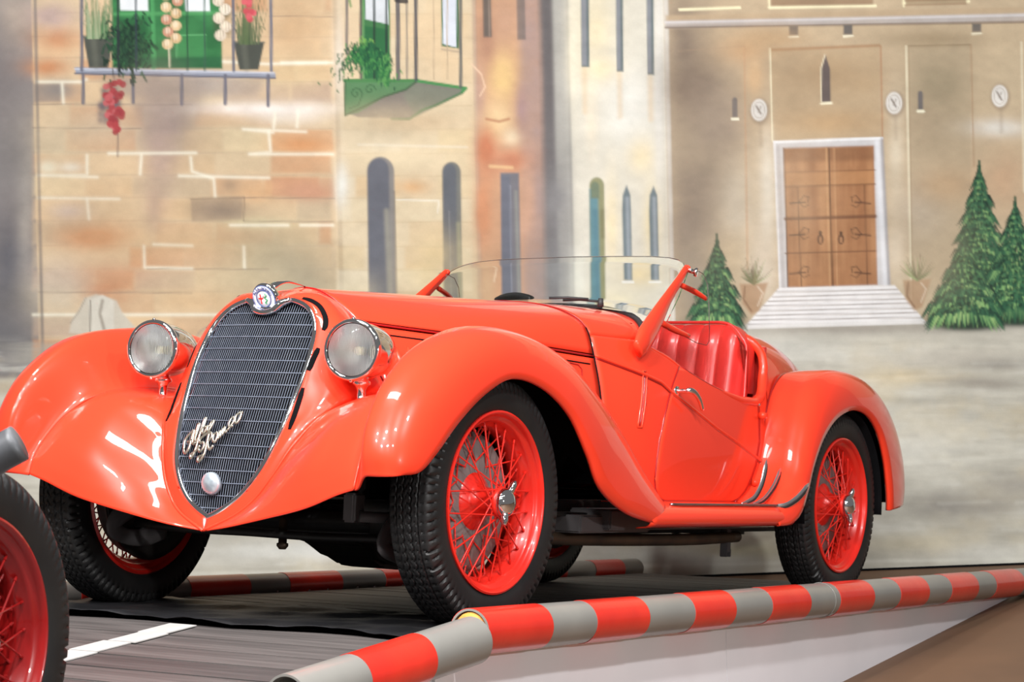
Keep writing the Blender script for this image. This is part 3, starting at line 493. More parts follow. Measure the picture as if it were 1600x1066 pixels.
def build_wall():
    s = np.arange(NS) * ST; h = GZ + .012 + np.arange(NH) * ST
    S, Hh = np.meshgrid(s, h)
    W = np.stack([WA.x + S * WE.x, WA.y + S * WE.y, Hh], -1)
    # painting coordinates: a fixed homography of the wall plane
    d = W - np.array([0, 0, EYE]); fz = d @ np.array(fw)
    PX = 800 + F * (d @ np.array(RR)) / fz; PY = 533 - F * (d @ np.array(UU)) / fz
    C = paint_sample(PX, PY)
    me = gridmesh('wall_back', W, ref=(0, 20, 1))
    a = me.color_attributes.new('paint', 'FLOAT_COLOR', 'POINT')
    a.data.foreach_set('color', np.concatenate([C.reshape(-1, 3), np.ones((NS * NH, 1))], 1).astype(np.float32).ravel())
    m = bpy.data.materials.new('painted_canvas'); m.use_nodes = True; nt = m.node_tree; p = nt.nodes['Principled BSDF']
    at = nt.nodes.new('ShaderNodeVertexColor'); at.layer_name = 'paint'
    tc = nt.nodes.new('ShaderNodeTexCoord'); n = nt.nodes.new('ShaderNodeTexNoise'); n.inputs['Scale'].default_value = 160; n.inputs['Detail'].default_value = 3
    r = nt.nodes.new('ShaderNodeMapRange'); r.inputs[3].default_value = .93; r.inputs[4].default_value = 1.05
    mx = nt.nodes.new('ShaderNodeMix'); mx.data_type = 'RGBA'; mx.blend_type = 'MULTIPLY'; mx.inputs['Factor'].default_value = 1
    nt.links.new(tc.outputs['Object'], n.inputs['Vector']); nt.links.new(n.outputs[0], r.inputs[0])
    nt.links.new(at.outputs[0], mx.inputs['A']); nt.links.new(r.outputs[0], mx.inputs['B']); nt.links.new(mx.outputs['Result'], p.inputs['Base Color'])
    p.inputs['Roughness'].default_value = .8; p.inputs['Specular IOR Level'].default_value = .2
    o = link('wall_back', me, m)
    tag(o, kind='structure')
    bm = bm_new(); L = NS * ST
    R3 = Matrix.Rotation(radians(4.3), 3, 'Z')
    bx(bm, WA + WE * L / 2 + Vector((0, .012, GZ + .006)), (L, .03, .012), R3)
    tag(bm_link('baseboard_back', bm, BLACK), kind='structure')
build_wall()

# ------------------------------------------------------------------ display ramp with plank deck
ramp = empty('display_ramp', MR, 'long low display ramp with grey plank deck and white side under the red roadster', 'ramp')
def on_ramp(o, M):
    o.parent = ramp; o.matrix_parent_inverse = Matrix.Identity(4); o.matrix_local = MR.inverted() @ M; return o
planks = {}
for v in range(4):
    bm = bm_new(); bx(bm, (0, 0, 0), (.1385, 1.71, .03), bev=.003); me = bpy.data.meshes.new('plank'); bm.to_mesh(me); bm.free()
    me.materials.append(PLANK if v % 2 else PLANKD); planks[v] = me
for k in range(31):
    o = bpy.data.objects.new('plank', planks[random.choice([0, 1, 3])]); COL.objects.link(o)
    on_ramp(o, MR @ Matrix.Translation((-.55 + .0725 + k * .145, -.022, -.017 - random.random() * .002)))
for k in range(20):
    o = bpy.data.objects.new('plank', planks[random.choice([1, 1, 3, 0])]); COL.objects.link(o)
    on_ramp(o, MH @ Matrix.Translation((-.0725 - k * .145, -.022, -.017 - random.random() * .003)))
for k in range(12):                                   # white line painted across the planks
    bm = bm_new(); bx(bm, (0, 0, 0), (.139, .10, .003)); x1 = -.0725 - k * .145
    on_ramp(bm_link('line_patch', bm, WPAINT), MH @ Matrix.Translation((x1 - (.01 if k == 0 else 0), -.045 + (-.006 if k % 2 else .004), .0005)))
# side board: one flat white sheet from the deck edge to the floor, in two lengths
def side_board(xa, xb, M, xs):
    pts = [M @ Vector((x, -.902, -.045)) for x in xs]
    n = len(pts); V = []
    for off in (0, .02):
        for p in pts:
            q = p + BR * off; V.append(q[:]); V.append((q.x, q.y, GZ if q.z > GZ else q.z - .001))
    Fc = []
    for i in range(n - 1):
        a, b = 2 * i, 2 * (i + 1)
        Fc += [(a, b, b + 1, a + 1), (2 * n + a + 1, 2 * n + b + 1, 2 * n + b, 2 * n + a), (a, 2 * n + a, 2 * n + b, b)]
    Fc += [(0, 1, 2 * n + 1, 2 * n), (2 * n - 2, 4 * n - 2, 4 * n - 1, 2 * n - 1)]
    me = bpy.data.meshes.new('side_panel'); me.from_pydata(V, [], Fc); me.update()
    o = link('side_panel', me, WHITE, smooth=False)
    o.parent = ramp; o.matrix_parent_inverse = MR.inverted(); return o
side_board(0, 0, MR, [-.548, 0, 1.27])
side_board(0, 0, MR, [1.273, 2.5, 3.9, 4.42])
side_board(0, 0, MH, [-3.0, -1.4, -.02])
# deck frame under the planks
bm = bm_new(); bx(bm, (1.55, -.02, -.058), (4.1, 1.66, .05)); on_ramp(bm_link('deck_frame', bm, BLACK), MR)
bm = bm_new(); bx(bm, (-1.5, -.02, -.078), (2.9, 1.66, .09)); on_ramp(bm_link('deck_frame', bm, BLACK), MH)
bm = bm_new(); bx(bm, (1.6, .90, -.065), (4.1, .12, .05), bev=.008); on_ramp(bm_link('edge_beam', bm, PLANK), MR)
bm = bm_new(); bx(bm, (-1.08, 3.30, .206), (1.7, 1.9, .652)); ob = bm_link('side_platform', bm, PLANKD); on_ramp(ob, Matrix.Identity(4))
# black sheet under the car
gx, gy = 26, 60; G = np.zeros((gx, gy, 3))
for i in range(gx):
    for j in range(gy):
        x = -.53 + i / (gx - 1) * .80; y = -.86 + j / (gy - 1) * 1.66
        G[i, j] = (x + .03 * sin(y * 9), y, .008 + .010 * (sin(x * 14 + 3 * sin(y * 3)) * sin(y * 7 + x * 8)) ** 2 + .004 * abs(sin(y * 21 + x * 9)) + RNG.random() * .0015)
o = sheet('black_sheet', G, SHEET, None, (0, 0, -5), thick=.002); o.matrix_world = MR
tag(o, 'crumpled black plastic sheet lying on the deck under the red roadster nose', 'sheet')

# ------------------------------------------------------------------ striped barrier tubes
def ring_tube(name, x0, x1, r, mt, M, y, z, parent=None, wall=.006, n=40, squash=None):
    prof = [(r, x0), (r, x1), (r - wall, x1), (r - wall, x0)]
    th = np.arange(n) * 2 * pi / n; G = []
    ks = max(2, int((x1 - x0) / .05))
    path = [(r, x0 + (x1 - x0) * i / ks) for i in range(ks + 1)] + [(r - wall, x1 - (x1 - x0) * i / ks) for i in range(ks + 1)]
    G = np.array([[(a, y + rr * cos(t), z + rr * sin(t)) for t in th] for rr, a in path])
    if squash:
        for c, amp in squash:
            d = np.exp(-((G[..., 0] - c) / .05) ** 2) * np.exp(-((G[..., 2] - z - r * .75) / .03) ** 2); G[..., 2] -= amp * d
    me = gridmesh(name, G, closeu=True, closev=True)
    bm = bmesh.new(); bm.from_mesh(me); bmesh.ops.recalc_face_normals(bm, faces=bm.faces); bm.to_mesh(me); bm.free()
    autosmooth(me)
    o = link(name, me, mt, parent); 
    return o
def barrier(name, x0, x1, reds, M, y, z, r, label, group='red and grey striped barrier tubes', squash=None):
    root = empty(name, M @ Matrix.Translation((x0, y, z)), label, 'barrier', group)
    ring_tube('tube', 0, x1 - x0, r, GREY, None, 0, 0, root, squash=squash)
    for a, b in reds:
        ring_tube('red_band', a - x0, b - x0, r + .0016, TAPE, None, 0, 0, root, wall=.0012, squash=squash)
    return root
t1 = barrier('barrier_tube', -.452, 4.9, [(-.4505, -.105), (.156, .49), (.81, 1.116), (1.415, 1.75), (2.03, 2.37), (2.655, 2.98), (3.26, 3.60), (3.85, 4.25), (4.56, 4.88)],
        MR, -.95, .026, .063, 'longest striped barrier tube along the near edge of the ramp, beside the wheels')
bm = bm_new(); bmesh.ops.create_uvsphere(bm, u_segments=16, v_segments=10, radius=.054, matrix=Matrix.Translation((.016, 0, .002)) @ Matrix.Diagonal((.7, 1, 1, 1)))
bm_link('foam_plug', bm, FOAM, t1, smooth=True)
for sx in (2.43,):
    me = tubemesh('joint_seam', [(sx, .0645 * cos(t), .0645 * sin(t)) for t in np.arange(36) * 2 * pi / 36], .0012, n=6, closed=True, ups=(1, 0, 0)); link('joint_seam', me, GREY, t1)
barrier('barrier_tube', -.735, .085, [(-.475, -.185)], MH, -.968, -.006, .066, 'short striped barrier tube sloping into the bottom edge of the picture, open grey end')
t3 = barrier('barrier_tube', -.3, 4.03, [(-.02, .31), (.547, .887), (1.128, 1.468), (1.77, 2.1), (2.4, 2.73), (2.98, 3.26), (3.54, 3.836)], MR, .905, .016, .049,
        'striped barrier tube on the far edge of the ramp, seen under the red roadster')
for k in range(9):
    bm = bm_new(); bmesh.ops.create_uvsphere(bm, u_segments=8, v_segments=6, radius=.006, matrix=Matrix.Translation((1.35 + k * .16 + .04 * (k % 2), -.043, -.018)))
    bm_link('rivet', bm, CHROME, t3, smooth=True)
# black cable lump behind the rear wheel
bm = bm_new(); bx(bm, (0, 0, 0), (.22, .10, .035), bev=.01); o = bm_link('rubber_chock', bm, BLKR); o.matrix_world = MR @ Matrix.Translation((3.12, -.66, .018))
tag(o, 'flat black rubber chock on the deck just behind the rear wheel', 'chock')

# ================================================================== the red roadster
car = empty('vintage_roadster', MC, 'bright red vintage open roadster with chrome headlamps and tall grille, parked on the ramp', 'car')
HUBREF = (0, 0, .35)
def lerp(a, b, t): return [a[i] + (b[i] - a[i]) * t for i in range(3)]
# ---- body sections (x, [(y,z) x 8]) : top centre .. shoulder .. belt .. sill
SEC = [(0.00, [(0, 1.022), (.05, 1.014), (.10, .992), (.15, .960), (.195, .922), (.235, .865), (.305, .75), (.345, .62)]),
       (0.40, [(0, 1.042), (.09, 1.036), (.17, 1.018), (.25, .985), (.315, .940), (.352, .880), (.395, .74), (.42, .58)]),
       (1.00, [(0, 1.068), (.15, 1.064), (.28, 1.052), (.385, 1.024), (.460, .975), (.498, .875), (.535, .70), (.545, .42)]),
       (1.25, [(0, 1.078), (.16, 1.074), (.31, 1.062), (.430, 1.030), (.520, .965), (.568, .845), (.600, .65), (.600, .38)]),
       (1.60, [(0, 1.080), (.16, 1.076), (.32, 1.066), (.450, 1.035), (.545, .965), (.590, .830), (.618, .62), (.612, .37)]),
       (2.20, [(0, 1.070), (.16, 1.068), (.32, 1.060), (.460, 1.036), (.550, .975), (.590, .850), (.610, .62), (.600, .37)]),
       (2.60, [(0, 1.085), (.15, 1.082), (.29, 1.070), (.420, 1.035), (.505, .960), (.548, .820), (.555, .62), (.550, .38)]),
       (3.00, [(0, 1.055), (.13, 1.049), (.25, 1.025), (.360, .970), (.440, .880), (.475, .740), (.490, .58), (.480, .40)]),
       (3.45, [(0, .930), (.10, .922), (.19, .895), (.275, .845), (.335, .760), (.370, .640), (.375, .52), (.360, .41)]),
       (3.85, [(0, .640), (.05, .636), (.10, .620), (.140, .600), (.175, .565), (.190, .520), (.190, .47), (.170, .43)])]
SX = np.array([s[0] for s in SEC]); SG = np.array([s[1] for s in SEC], float)
def SECT(x):
    """dense half section (60,2) at station x"""
    i = int(np.clip(np.searchsorted(SX, x) - 1, 0, len(SX) - 2)); u = (x - SX[i]) / (SX[i + 1] - SX[i])
    h = SX[i + 1] - SX[i]
    def tan(j):
        if j == 0: return (SG[1] - SG[0]) / (SX[1] - SX[0])
        if j == len(SX) - 1: return (SG[-1] - SG[-2]) / (SX[-1] - SX[-2])
        return (SG[j + 1] - SG[j - 1]) / (SX[j + 1] - SX[j - 1])
    a, b, ta, tb = SG[i], SG[i + 1], tan(i) * h, tan(i + 1) * h
    P = a * (2 * u ** 3 - 3 * u ** 2 + 1) + ta * (u ** 3 - 2 * u ** 2 + u) + b * (3 * u ** 2 - 2 * u ** 3) + tb * (u ** 3 - u ** 2)
    Q = np.c_[P, np.zeros(8)]; return crm(Q, 71)[:, :2]
def YB(x, z):
    S_ = SECT(x); k = S_[30:]; return float(np.interp(z, k[::-1, 1], k[::-1, 0]))
def ZT(x, y):
    S_ = SECT(x)[:45]; return float(np.interp(abs(y), S_[:, 0], S_[:, 1]))
def cut(x, z0, z1, n):
    """part of the half section between heights z0 (upper) and z1 (lower), n points"""
    S_ = SECT(x); zz = S_[:, 1]; t = np.arange(len(S_))
    t0 = 0 if z0 is None else np.interp(-z0, -zz, t); t1 = np.interp(-z1, -zz, t)
    q = np.linspace(t0, t1, n); return np.c_[np.full(n, x), np.interp(q, t, S_[:, 0]), np.interp(q, t, zz)]
def both(G):
    """mirror a grid whose first column lies on the centreline into one full-width grid"""
    G = np.asarray(G); Mr = G[:, :0:-1].copy(); Mr[..., 1] *= -1; return np.concatenate([Mr, G], 1)
def belt(x): return float(np.interp(x, [0, .12, .4, .8, 1.0, 1.34, 1.41, 1.74, 2.15], [.917, .911, .900, .885, .875, .80, .765, .652, .54]))
xs = np.linspace(.004, .997, 40)
sheet('hood', both([cut(x, None, belt(x) + .004, 30) for x in xs]), RED, car, (.5, 0, .5))
for s in (1, -1):
    hs = sheet('hood_side', mir([cut(x, belt(x) - .012, .60, 14) for x in np.linspace(.004, .996, 36)], s), RED, car, (.5, 0, .7))
    tube('belt_gap', mir([(x, YB(x, belt(x) - .004) - .001, belt(x) - .004) for x in np.linspace(0.0, .997, 30)], s), .004, DRED, hs, n=6, label='dark gap under the hood edge')
    tube('hood_gap', mir([(x, YB(x, belt(x) - .034) + .0004, belt(x) - .034) for x in np.linspace(0.05, .97, 30)], s), .0028, BLACK, hs, n=6, label='dark panel line below the belt')
    # outlined inspection panel
    c = [(.855, .842), (.91, .836), (.922, .822), (.91, .66), (.83, .66), (.838, .82), (.843, .834)]
    tube('inspection_panel', mir([(x, YB(x, z) + .001, z) for x, z in c], s), .0026, DRED, hs, n=6, closed=True, ups=(0, 1, 0))
    for k in range(9):                               # pressed louvres behind the headlamp
        x = .10 + k * .052; z0, z1 = .845, .70
        pts = [(x, YB(x, z) + .003, z) for z in np.linspace(z0, z1, 9)]
        tube('louvre', mir(pts, s), [.002, .008, .011, .011, .011, .011, .011, .008, .002], RED, hs, n=8)
# ---- cowl and cockpit sides
def cowl_end(q): return float(np.interp(q, [0, .55, .75, .88, 1], [1.43, 1.41, 1.38, 1.33, 1.275]))
G = []
for i in range(18):
    row = []
    for j in range(26):
        q = j / 25; x = 1.003 + (cowl_end(q) - 1.003) * i / 17; row.append(cut(x, None, .945, 26)[j])
    G.append(row)
G = np.array(G)
sheet('cowl', both(G), RED, car, (1.2, 0, .5), thick=.006)
edge = both(G[-1:])[0] + np.array([.004, 0, .006])
tube('cowl_rubber', edge, .011, BLKR, car, n=8)
def ztop(x): return float(np.interp(x, [1.0, 1.27, 1.30, 1.43, 1.50, 1.60, 1.70, 1.85, 1.98, 2.10, 2.16, 2.20, 2.235], [.945, .945, .928, .893, .866, .838, .814, .786, .768, .766, .785, .82, .90]))
def xs_(n): return np.r_[np.linspace(1.003, 1.95, n), np.linspace(1.97, 2.235, 22)]
for s in (1, -1):
    G = np.array([cut(x, ztop(x), .37, 30) for x in xs_(34)])
    sheet('body_side', mir(G, s), RED, car, (1.5, 0, .6), thick=.008)
    # rolled coaming
    path = [(x, YB(x, ztop(x)) - .006, ztop(x) - .003) for x in np.linspace(1.27, 2.222, 34)]
    path += [(2.232, .578, .905), (2.236, .566, .955), (2.225, .54, .995), (2.215, .50, 1.022), (2.21, .42, 1.045), (2.21, .25, 1.064), (2.21, 0, 1.072)]
    tube('cockpit_coaming', mir(path, s), [.006, .009, .009, .009, .010, .014, .019, .02, .018, .016], RED, car, n=12, smooth=120)
    # belt crease sweeping down to the rear wing
    tube('belt_moulding', mir([(x, YB(x, belt(x)) + .001, belt(x)) for x in np.linspace(1.004, 2.16, 60)], s), .0065, RED, car, n=8)
    tube('belt_shadow_strip', mir([(x, YB(x, belt(x) - .009) + .0012, belt(x) - .009) for x in np.linspace(1.004, 2.16, 60)], s), .0028, DRED, car, n=6)  # thin dark red strip standing in for the shade under the belt step
    tube('panel_gap', mir([(.998, YB(.998, z) + .0008, z) for z in np.linspace(.97, .55, 30)], s), .0028, BLACK, car, n=6, label='dark joint between hood and cowl')
    tube('cowl_joint', mir(cut(1.0, None, .965, 24) + np.array([0, .0, .0006]), s), .0022, DRED, car, n=6)
    # door
    dz = [.868, .80, .745, .68, .60, .52, .45, .42, .395, .38]; dxf = [1.492, 1.42, 1.375, 1.335, 1.30, 1.285, 1.28, 1.288, 1.31, 1.345]; dxr = [1.50, 1.80, 2.135, 2.14, 2.14, 2.115, 2.07, 2.03, 1.99, 1.93]
    zz = np.r_[np.linspace(.866, .45, 24), np.linspace(.435, .38, 8)]; G = []
    for z in zz:
        a = np.interp(-z, -np.array(dz), dxf); row = []
        # rear boundary follows the cockpit edge until it reaches the hinge line
        zs = np.linspace(1.47, 2.135, 200); ok = [x for x in zs if ztop(x) >= z]
        top = 2.135 if z < .768 else float(np.interp(-z, [-.866, -.838, -.814, -.786, -.768], [1.50, 1.60, 1.70, 1.85, 1.98]))
        b = top if z > .60 else float(np.interp(-z, [-.60, -.52, -.45, -.42, -.395, -.38], [2.13, 2.11, 2.06, 2.02, 1.97, 1.90]))
        b = max(b, a + .004)
        G.append([(x, YB(x, z) + .0035, z) for x in np.linspace(a, b, 30)])
    G = mir(G, s)
    dr = sheet('door', G, RED, car, (1.7, 0, .6), thick=.004)
    out = np.concatenate([G[:, 0], G[-1, 1:], G[::-1, -1]]); out[:, 1] -= s * .0022
    tube('door_gap', out, .0032, DRED, dr, n=6)
    # door handle
    hp = np.array([1.435, YB(1.435, .775), .775])
    def hm(pts, r, mt, n=10, **k): return tube('handle_piece', mir([hp + np.array(p) for p in pts], s), r, mt, dr, n=n, **k)
    tube('handle_boss', mir([hp + np.array(p) for p in [(0, 0, 0), (0, .008, 0)]], s), .017, CHROME, dr, n=20)
    tube('door_handle', mir([hp + np.array(p) for p in [(0, .004, 0), (.0, .035, 0), (.006, .055, .002), (.03, .062, -.004), (.07, .062, -.028), (.105, .058, -.062)]], s), [.009, .008, .011, .010, .009, .007], CHROME, dr, n=12, smooth=30, label='chrome lever door handle')
    # narrow pressed vent
    def vx(z): return 1.232 - (.835 - z) * .30
    pts = [(vx(z), YB(vx(z), z) + .0012, z) for z in np.linspace(.835, .635, 12)] + [(vx(z) + .022, YB(vx(z) + .02, z) + .0012, z) for z in np.linspace(.635, .835, 12)]
    tube('side_vent', mir(pts, s), .0036, RED, car, n=6, closed=True, ups=(0, 1, 0))
    tube('vent_slot', mir([(vx(z) + .011, YB(vx(z) + .01, z) + .0004, z) for z in np.linspace(.83, .64, 12)], s), [.0045, .003, .002, .0015, .0012, .003], DRED, car, n=6)
    # hinges at the rear door edge
    for hz, hl in ((.715, .03), (.455, .07)):
        tube('door_hinge', mir([(2.125 - (.05 if hl > .05 else 0), YB(2.12, hz) + .014, hz), (2.125 - (.05 if hl > .05 else 0) + hl, YB(2.14, hz) + .016, hz)], s), .014, RED, car, n=14)
    bm = bm_new(); bmesh.ops.create_uvsphere(bm, u_segments=12, v_segments=8, radius=.006, matrix=Matrix.Translation((2.13, s * (YB(2.13, .745) + .004), .755))); bm_link('fastener', bm, CHROME, car, smooth=True)
# ---- tail
xt = np.r_[np.linspace(2.235, 3.85, 46)]
G = np.array([cut(x, None, SECT(x)[-1, 1], 34) for x in xt]); G[:1, :, 0] -= .01
last = G[-1:].copy(); last[..., 1] *= .02; last[..., 2] = .52 + (last[..., 2] - .52) * .1; last[..., 0] += .02
sheet('tail', both(np.concatenate([G, last])), RED, car, (3.0, 0, .6), thick=.006)
bm = bm_new(); bx(bm, (3.0, 0, 1.012), (.5, .012, .004), Matrix.Rotation(radians(6), 3, 'Y'), .001); bm_link('tail_ridge', bm, RED, car)
# ---- inner cockpit
bm = bm_new(); bx(bm, (1.75, 0, .40), (.95, 1.16, .02)); bx(bm, (1.22, 0, .68), (.02, 1.04, .50)); bm_link('cockpit_floor', bm, BLACK, car)
bm = bm_new(); bx(bm, (2.285, 0, .74), (.02, 1.12, .50)); bm_link('cockpit_bulkhead', bm, LEATH, car)
for s in (1, -1): sheet('cockpit_lining', mir([[(x, YB(x, z) - .03, z) for z in np.linspace(ztop(x) - .01, .45, 8)] for x in np.linspace(1.3, 2.235, 30)], s), LEATH, car, (1.8, s * 3, .6), thick=.003)
bm = bm_new(); bx(bm, (1.30, 0, .945), (.03, .98, .13), bev=.01); bm_link('dashboard', bm, DRED, car)
# ---- seat bench with vertical pleats
prof = [(1.99, .50), (2.02, .62), (2.055, .76), (2.085, .90), (2.105, .99), (2.13, 1.045), (2.165, 1.073), (2.205, 1.073), (2.235, 1.04), (2.245, .95), (2.25, .80)]
PR = crm(np.c_[np.array(prof), np.zeros(11)], 60)[:, :2]; Y_ = np.linspace(-.545, .545, 170); G = []
for x, z in PR:
    row = []
    for y in Y_:
        e = abs(y) / .545; zz = min(z, .5 + (1.078 - .5) * (1 - max(0, (e - .72) / .28) ** 3.4 * .20))
        e2 = max(0, (abs(y) - .50) / .045); pl = abs(sin(pi * y / .088)) ** .55 * .016 * (1 if x < 2.15 else max(0, 1 - (x - 2.15) / .03)) * (1 if zz > .5 else 0)
        row.append((x - pl + .05 * e2 ** 2 * (1 if x < 2.12 else -.6), y, zz))
    G.append(row)
G = np.array(G); cc = np.array([2.15, 0, .8]); e0 = G[:, :1] * .0 + np.array([2.16, -.545, .8]); e1 = G[:, -1:] * .0 + np.array([2.16, .545, .8]); G = np.concatenate([e0, G, e1], 1)
st = sheet('seat', G, LEATH, car, (2.17, 0, .8), thick=0)
edge = [(2.125, y, .5 + (1.078 - .5) * (1 - max(0, (abs(y) / .545 - .72) / .28) ** 3.4 * .20) + .001) for y in np.linspace(-.54, .54, 60)]
tube('piping', [(2.10, -.548, .62), (2.12, -.551, .80)] + [(2.15, p[1], p[2] - (0 if abs(p[1]) < .5 else .0)) for p in edge] + [(2.12, .551, .80), (2.10, .548, .62)], .006, LEATH, st, n=8, smooth=120)
G = np.array([[(x, y, .50 + .03 * sin(pi * (x - 1.5) / .5) + .008 * abs(sin(pi * y / .088))) for y in np.linspace(-.5, .5, 60)] for x in np.linspace(1.50, 2.0, 14)])
sheet('seat_cushion', G, LEATH, car, (1.75, 0, 0), thick=.09)
# ---- steering wheel
sw = Matrix.Translation((1.635, .165, .972)) @ Matrix.Rotation(radians(62), 4, 'Y')
ring = [sw @ Vector((.185 * cos(t), .185 * sin(t), 0)) for t in np.arange(40) * 2 * pi / 40]
o = link('steering_wheel', tubemesh('steering_wheel', [v[:] for v in ring], .0135, n=12, closed=True, ups=(1, 0, .5)), BLKR, car)
for a_ in (0, 90, 180, 270):
    v = sw @ Vector((.18 * cos(radians(a_)), .18 * sin(radians(a_)), 0)); tube('wheel_spoke', [(sw @ Vector((0, 0, -.02)))[:], v[:]], .006, STEEL, o, n=6)
tube('steering_column', [(sw @ Vector((0, 0, 0)))[:], (1.2, .165, .74)], .018, BLKR, car, n=10)
# ---- nose: grille outline, surround
ZC = [.25, .304, .395, .5, .65, .8, .97, 1.0]; XC = [-.43, -.424, -.412, -.385, -.328, -.262, -.175, -.16]
zsm = np.linspace(.25, 1.0, 40); xsm = crm(np.c_[np.array(XC), np.array(ZC), np.zeros(8)], 60)
def xg(y, z, off=0): return float(np.interp(z, xsm[:, 1], xsm[:, 0])) + .5 * y * y + off
OUT = [(0, .938), (.022, .945), (.045, .957), (.075, .966), (.105, .962), (.145, .945), (.178, .915), (.201, .87), (.212, .81), (.215, .75), (.213, .70), (.207, .64), (.200, .59), (.187, .53), (.172, .475), (.152, .43), (.122, .385), (.088, .35), (.048, .322), (0, .298)]
o_ = crm(np.c_[np.array(OUT), np.zeros(len(OUT))], 90)[:, :2]
GH = np.array([(xg(y, z), y, z) for y, z in o_])
full = np.concatenate([GH, mir(GH[-2:0:-1], -1)])
grille = link('grille', tubemesh('grille', full + np.array([.003, 0, 0]), .0095, n=12, closed=True, ups=(1, 0, 0)), CHROME, car)
grille['label'] = 'chrome grille surround frame'
# mesh wires of the grille: one part (thousands of crossings)
V = []; Fc = []
def strip(p, q, hw, t):
    p, q = Vector(p), Vector(q); d = (q - p).normalized(); sd = d.cross(Vector((1, 0, 0))).normalized() * hw; nn = Vector((t, 0, 0)); b = len(V)
    for v in (p, q):
        for a_ in (-1, 1):
            for c_ in (-1, 1): V.append((v + sd * a_ + nn * c_)[:])
    Fc.extend([(b, b + 1, b + 5, b + 4), (b + 2, b + 6, b + 7, b + 3), (b, b + 4, b + 6, b + 2), (b + 1, b + 3, b + 7, b + 5)])
ys_o = o_[:, 0]; zs_o = o_[:, 1]; low = o_[8:][:, ::1]
def hw_at(z):
    k = [i for i in range(len(o_) - 1) if (zs_o[i] - z) * (zs_o[i + 1] - z) <= 0]
    return max([ys_o[i] + (ys_o[i + 1] - ys_o[i]) * ((z - zs_o[i]) / (zs_o[i + 1] - zs_o[i] + 1e-9)) for i in k] + [0])
def zr_at(y):
    up_ = float(np.interp(abs(y), *[np.array(v) for v in zip(*[(a, b) for a, b in o_ if b > .80 and a <= .2125][:36])])) if abs(y) < .21 else .80
    k = [(a, b) for a, b in o_ if b < .76]; k.sort(); lo = float(np.interp(abs(y), [a for a, b in k], [b for a, b in k])); return lo, up_
y = -.208
while y < .21:
    lo, hi = zr_at(y); n = 16
    for i in range(n):
        za, zb = lo + (hi - lo) * i / n, lo + (hi - lo) * (i + 1) / n; strip((xg(y, za, .012), y, za), (xg(y, zb, .012), y, zb), .00062, .0009)
    y += .0086
z = .325
while z < .965:
    h = hw_at(z)
    n = 14
    for i in range(n):
        ya, yb = -h + 2 * h * i / n, -h + 2 * h * (i + 1) / n
        strip((xg(ya, z, .009), ya, z), (xg(yb, z, .009), yb, z), .0011, .0012)
    z += .0375
me = bpy.data.meshes.new('grille_wires'); me.from_pydata(V, [], Fc); o = link('grille_wires', me, GRIL, car, smooth=False); o['kind'] = 'stuff'
# radiator black behind
G = [[(xg(y, z, .030), y * 1.0, z) for y in np.linspace(-1, 1, 9) * max(.002, hw_at(z) * .985)] for z in np.linspace(.305, .962, 30)]
sheet('radiator_core', G, BLACK, car, (0, 0, .6), thick=.004)
# surround shell
WELD = [(-.438, .022, .268), (-.425, .10, .308), (-.410, .155, .352), (-.388, .203, .424), (-.350, .248, .522), (-.298, .290, .60), (-.20, .325, .652), (-.10, .345, .675), (0, .352, .68)]
REAR = [(-.001, 0, 1.022), (-.001, .05, 1.014), (-.001, .10, .992), (-.001, .15, .960), (-.001, .195, .922), (-.001, .235, .865), (-.001, .275, .80), (-.001, .315, .73), (0, .352, .68)] + WELD[-2::-1] + [(-.440, 0, .262)]
FR_i = [0, 4, 10, 17, 24, 31, 38, 44, 49, 54, 59, 64, 69, 74, 79, 83, 86, 89]
FR = [GH[min(i, 89)] for i in FR_i]
R17 = crm(np.array(REAR), len(FR))
# let the front edge points be paired by fraction of height for a smooth shell
Fd = crm(np.array([GH[int(round(i))] for i in np.linspace(0, 89, 24)]), 80); Rd = crm(np.array(REAR), 80)
wt = np.interp(np.linspace(0, 1, 80), [0, .06, .35, .5, .75, 1], [0, .06, .33, .50, .76, 1]); Fd = Fd[(wt * 79).round().astype(int)]
G = []
for i in range(80):
    a, b = Fd[i] + np.array([-.002, 0, 0]), Rd[i]; row = []; n_ = np.array([-.25, (a[1] + b[1]) / 2 * 2.2 + 1e-4, max(0, (a[2] - .80)) * 4.2]); n_ /= np.linalg.norm(n_); L = np.linalg.norm(b - a)
    ft = np.array([0.0, a[1] / (.215), max(0, (a[2] - .86) * 8)]); ft /= (np.linalg.norm(ft) + 1e-6)
    row.append(a + np.array([.006, 0, 0])); row.append(a + ft * .0125 * min(1, L / .05)); 
    for t in (.16, .33, .5, .67, .84):
        bul = (.050 - .034 * max(0, min(1, (b[2] - .93) / .09)) if b[2] > .7 else .050 * max(.0, (b[2] - .30) / .4)) * L / .25 * 4 * t * (1 - t) * (1.0 if t < .5 else .9)
        row.append(a + (b - a) * t + n_ * bul + ft * .0125 * (1 - t) * min(1, L / .05))
    row.append(b); G.append(row)
G = np.array(G); G[:, :, 1] = np.maximum(G[:, :, 1], 0); G[0, :, 1] = 0; G[-1, :, 1] = 0
Gk = np.swapaxes(crm(np.swapaxes(G, 0, 1), 22), 0, 1)
nose = sheet('nose_shell', np.concatenate([mir(Gk[:0:-1], -1), Gk]), RED, car, (-.1, 0, .7), thick=.003)
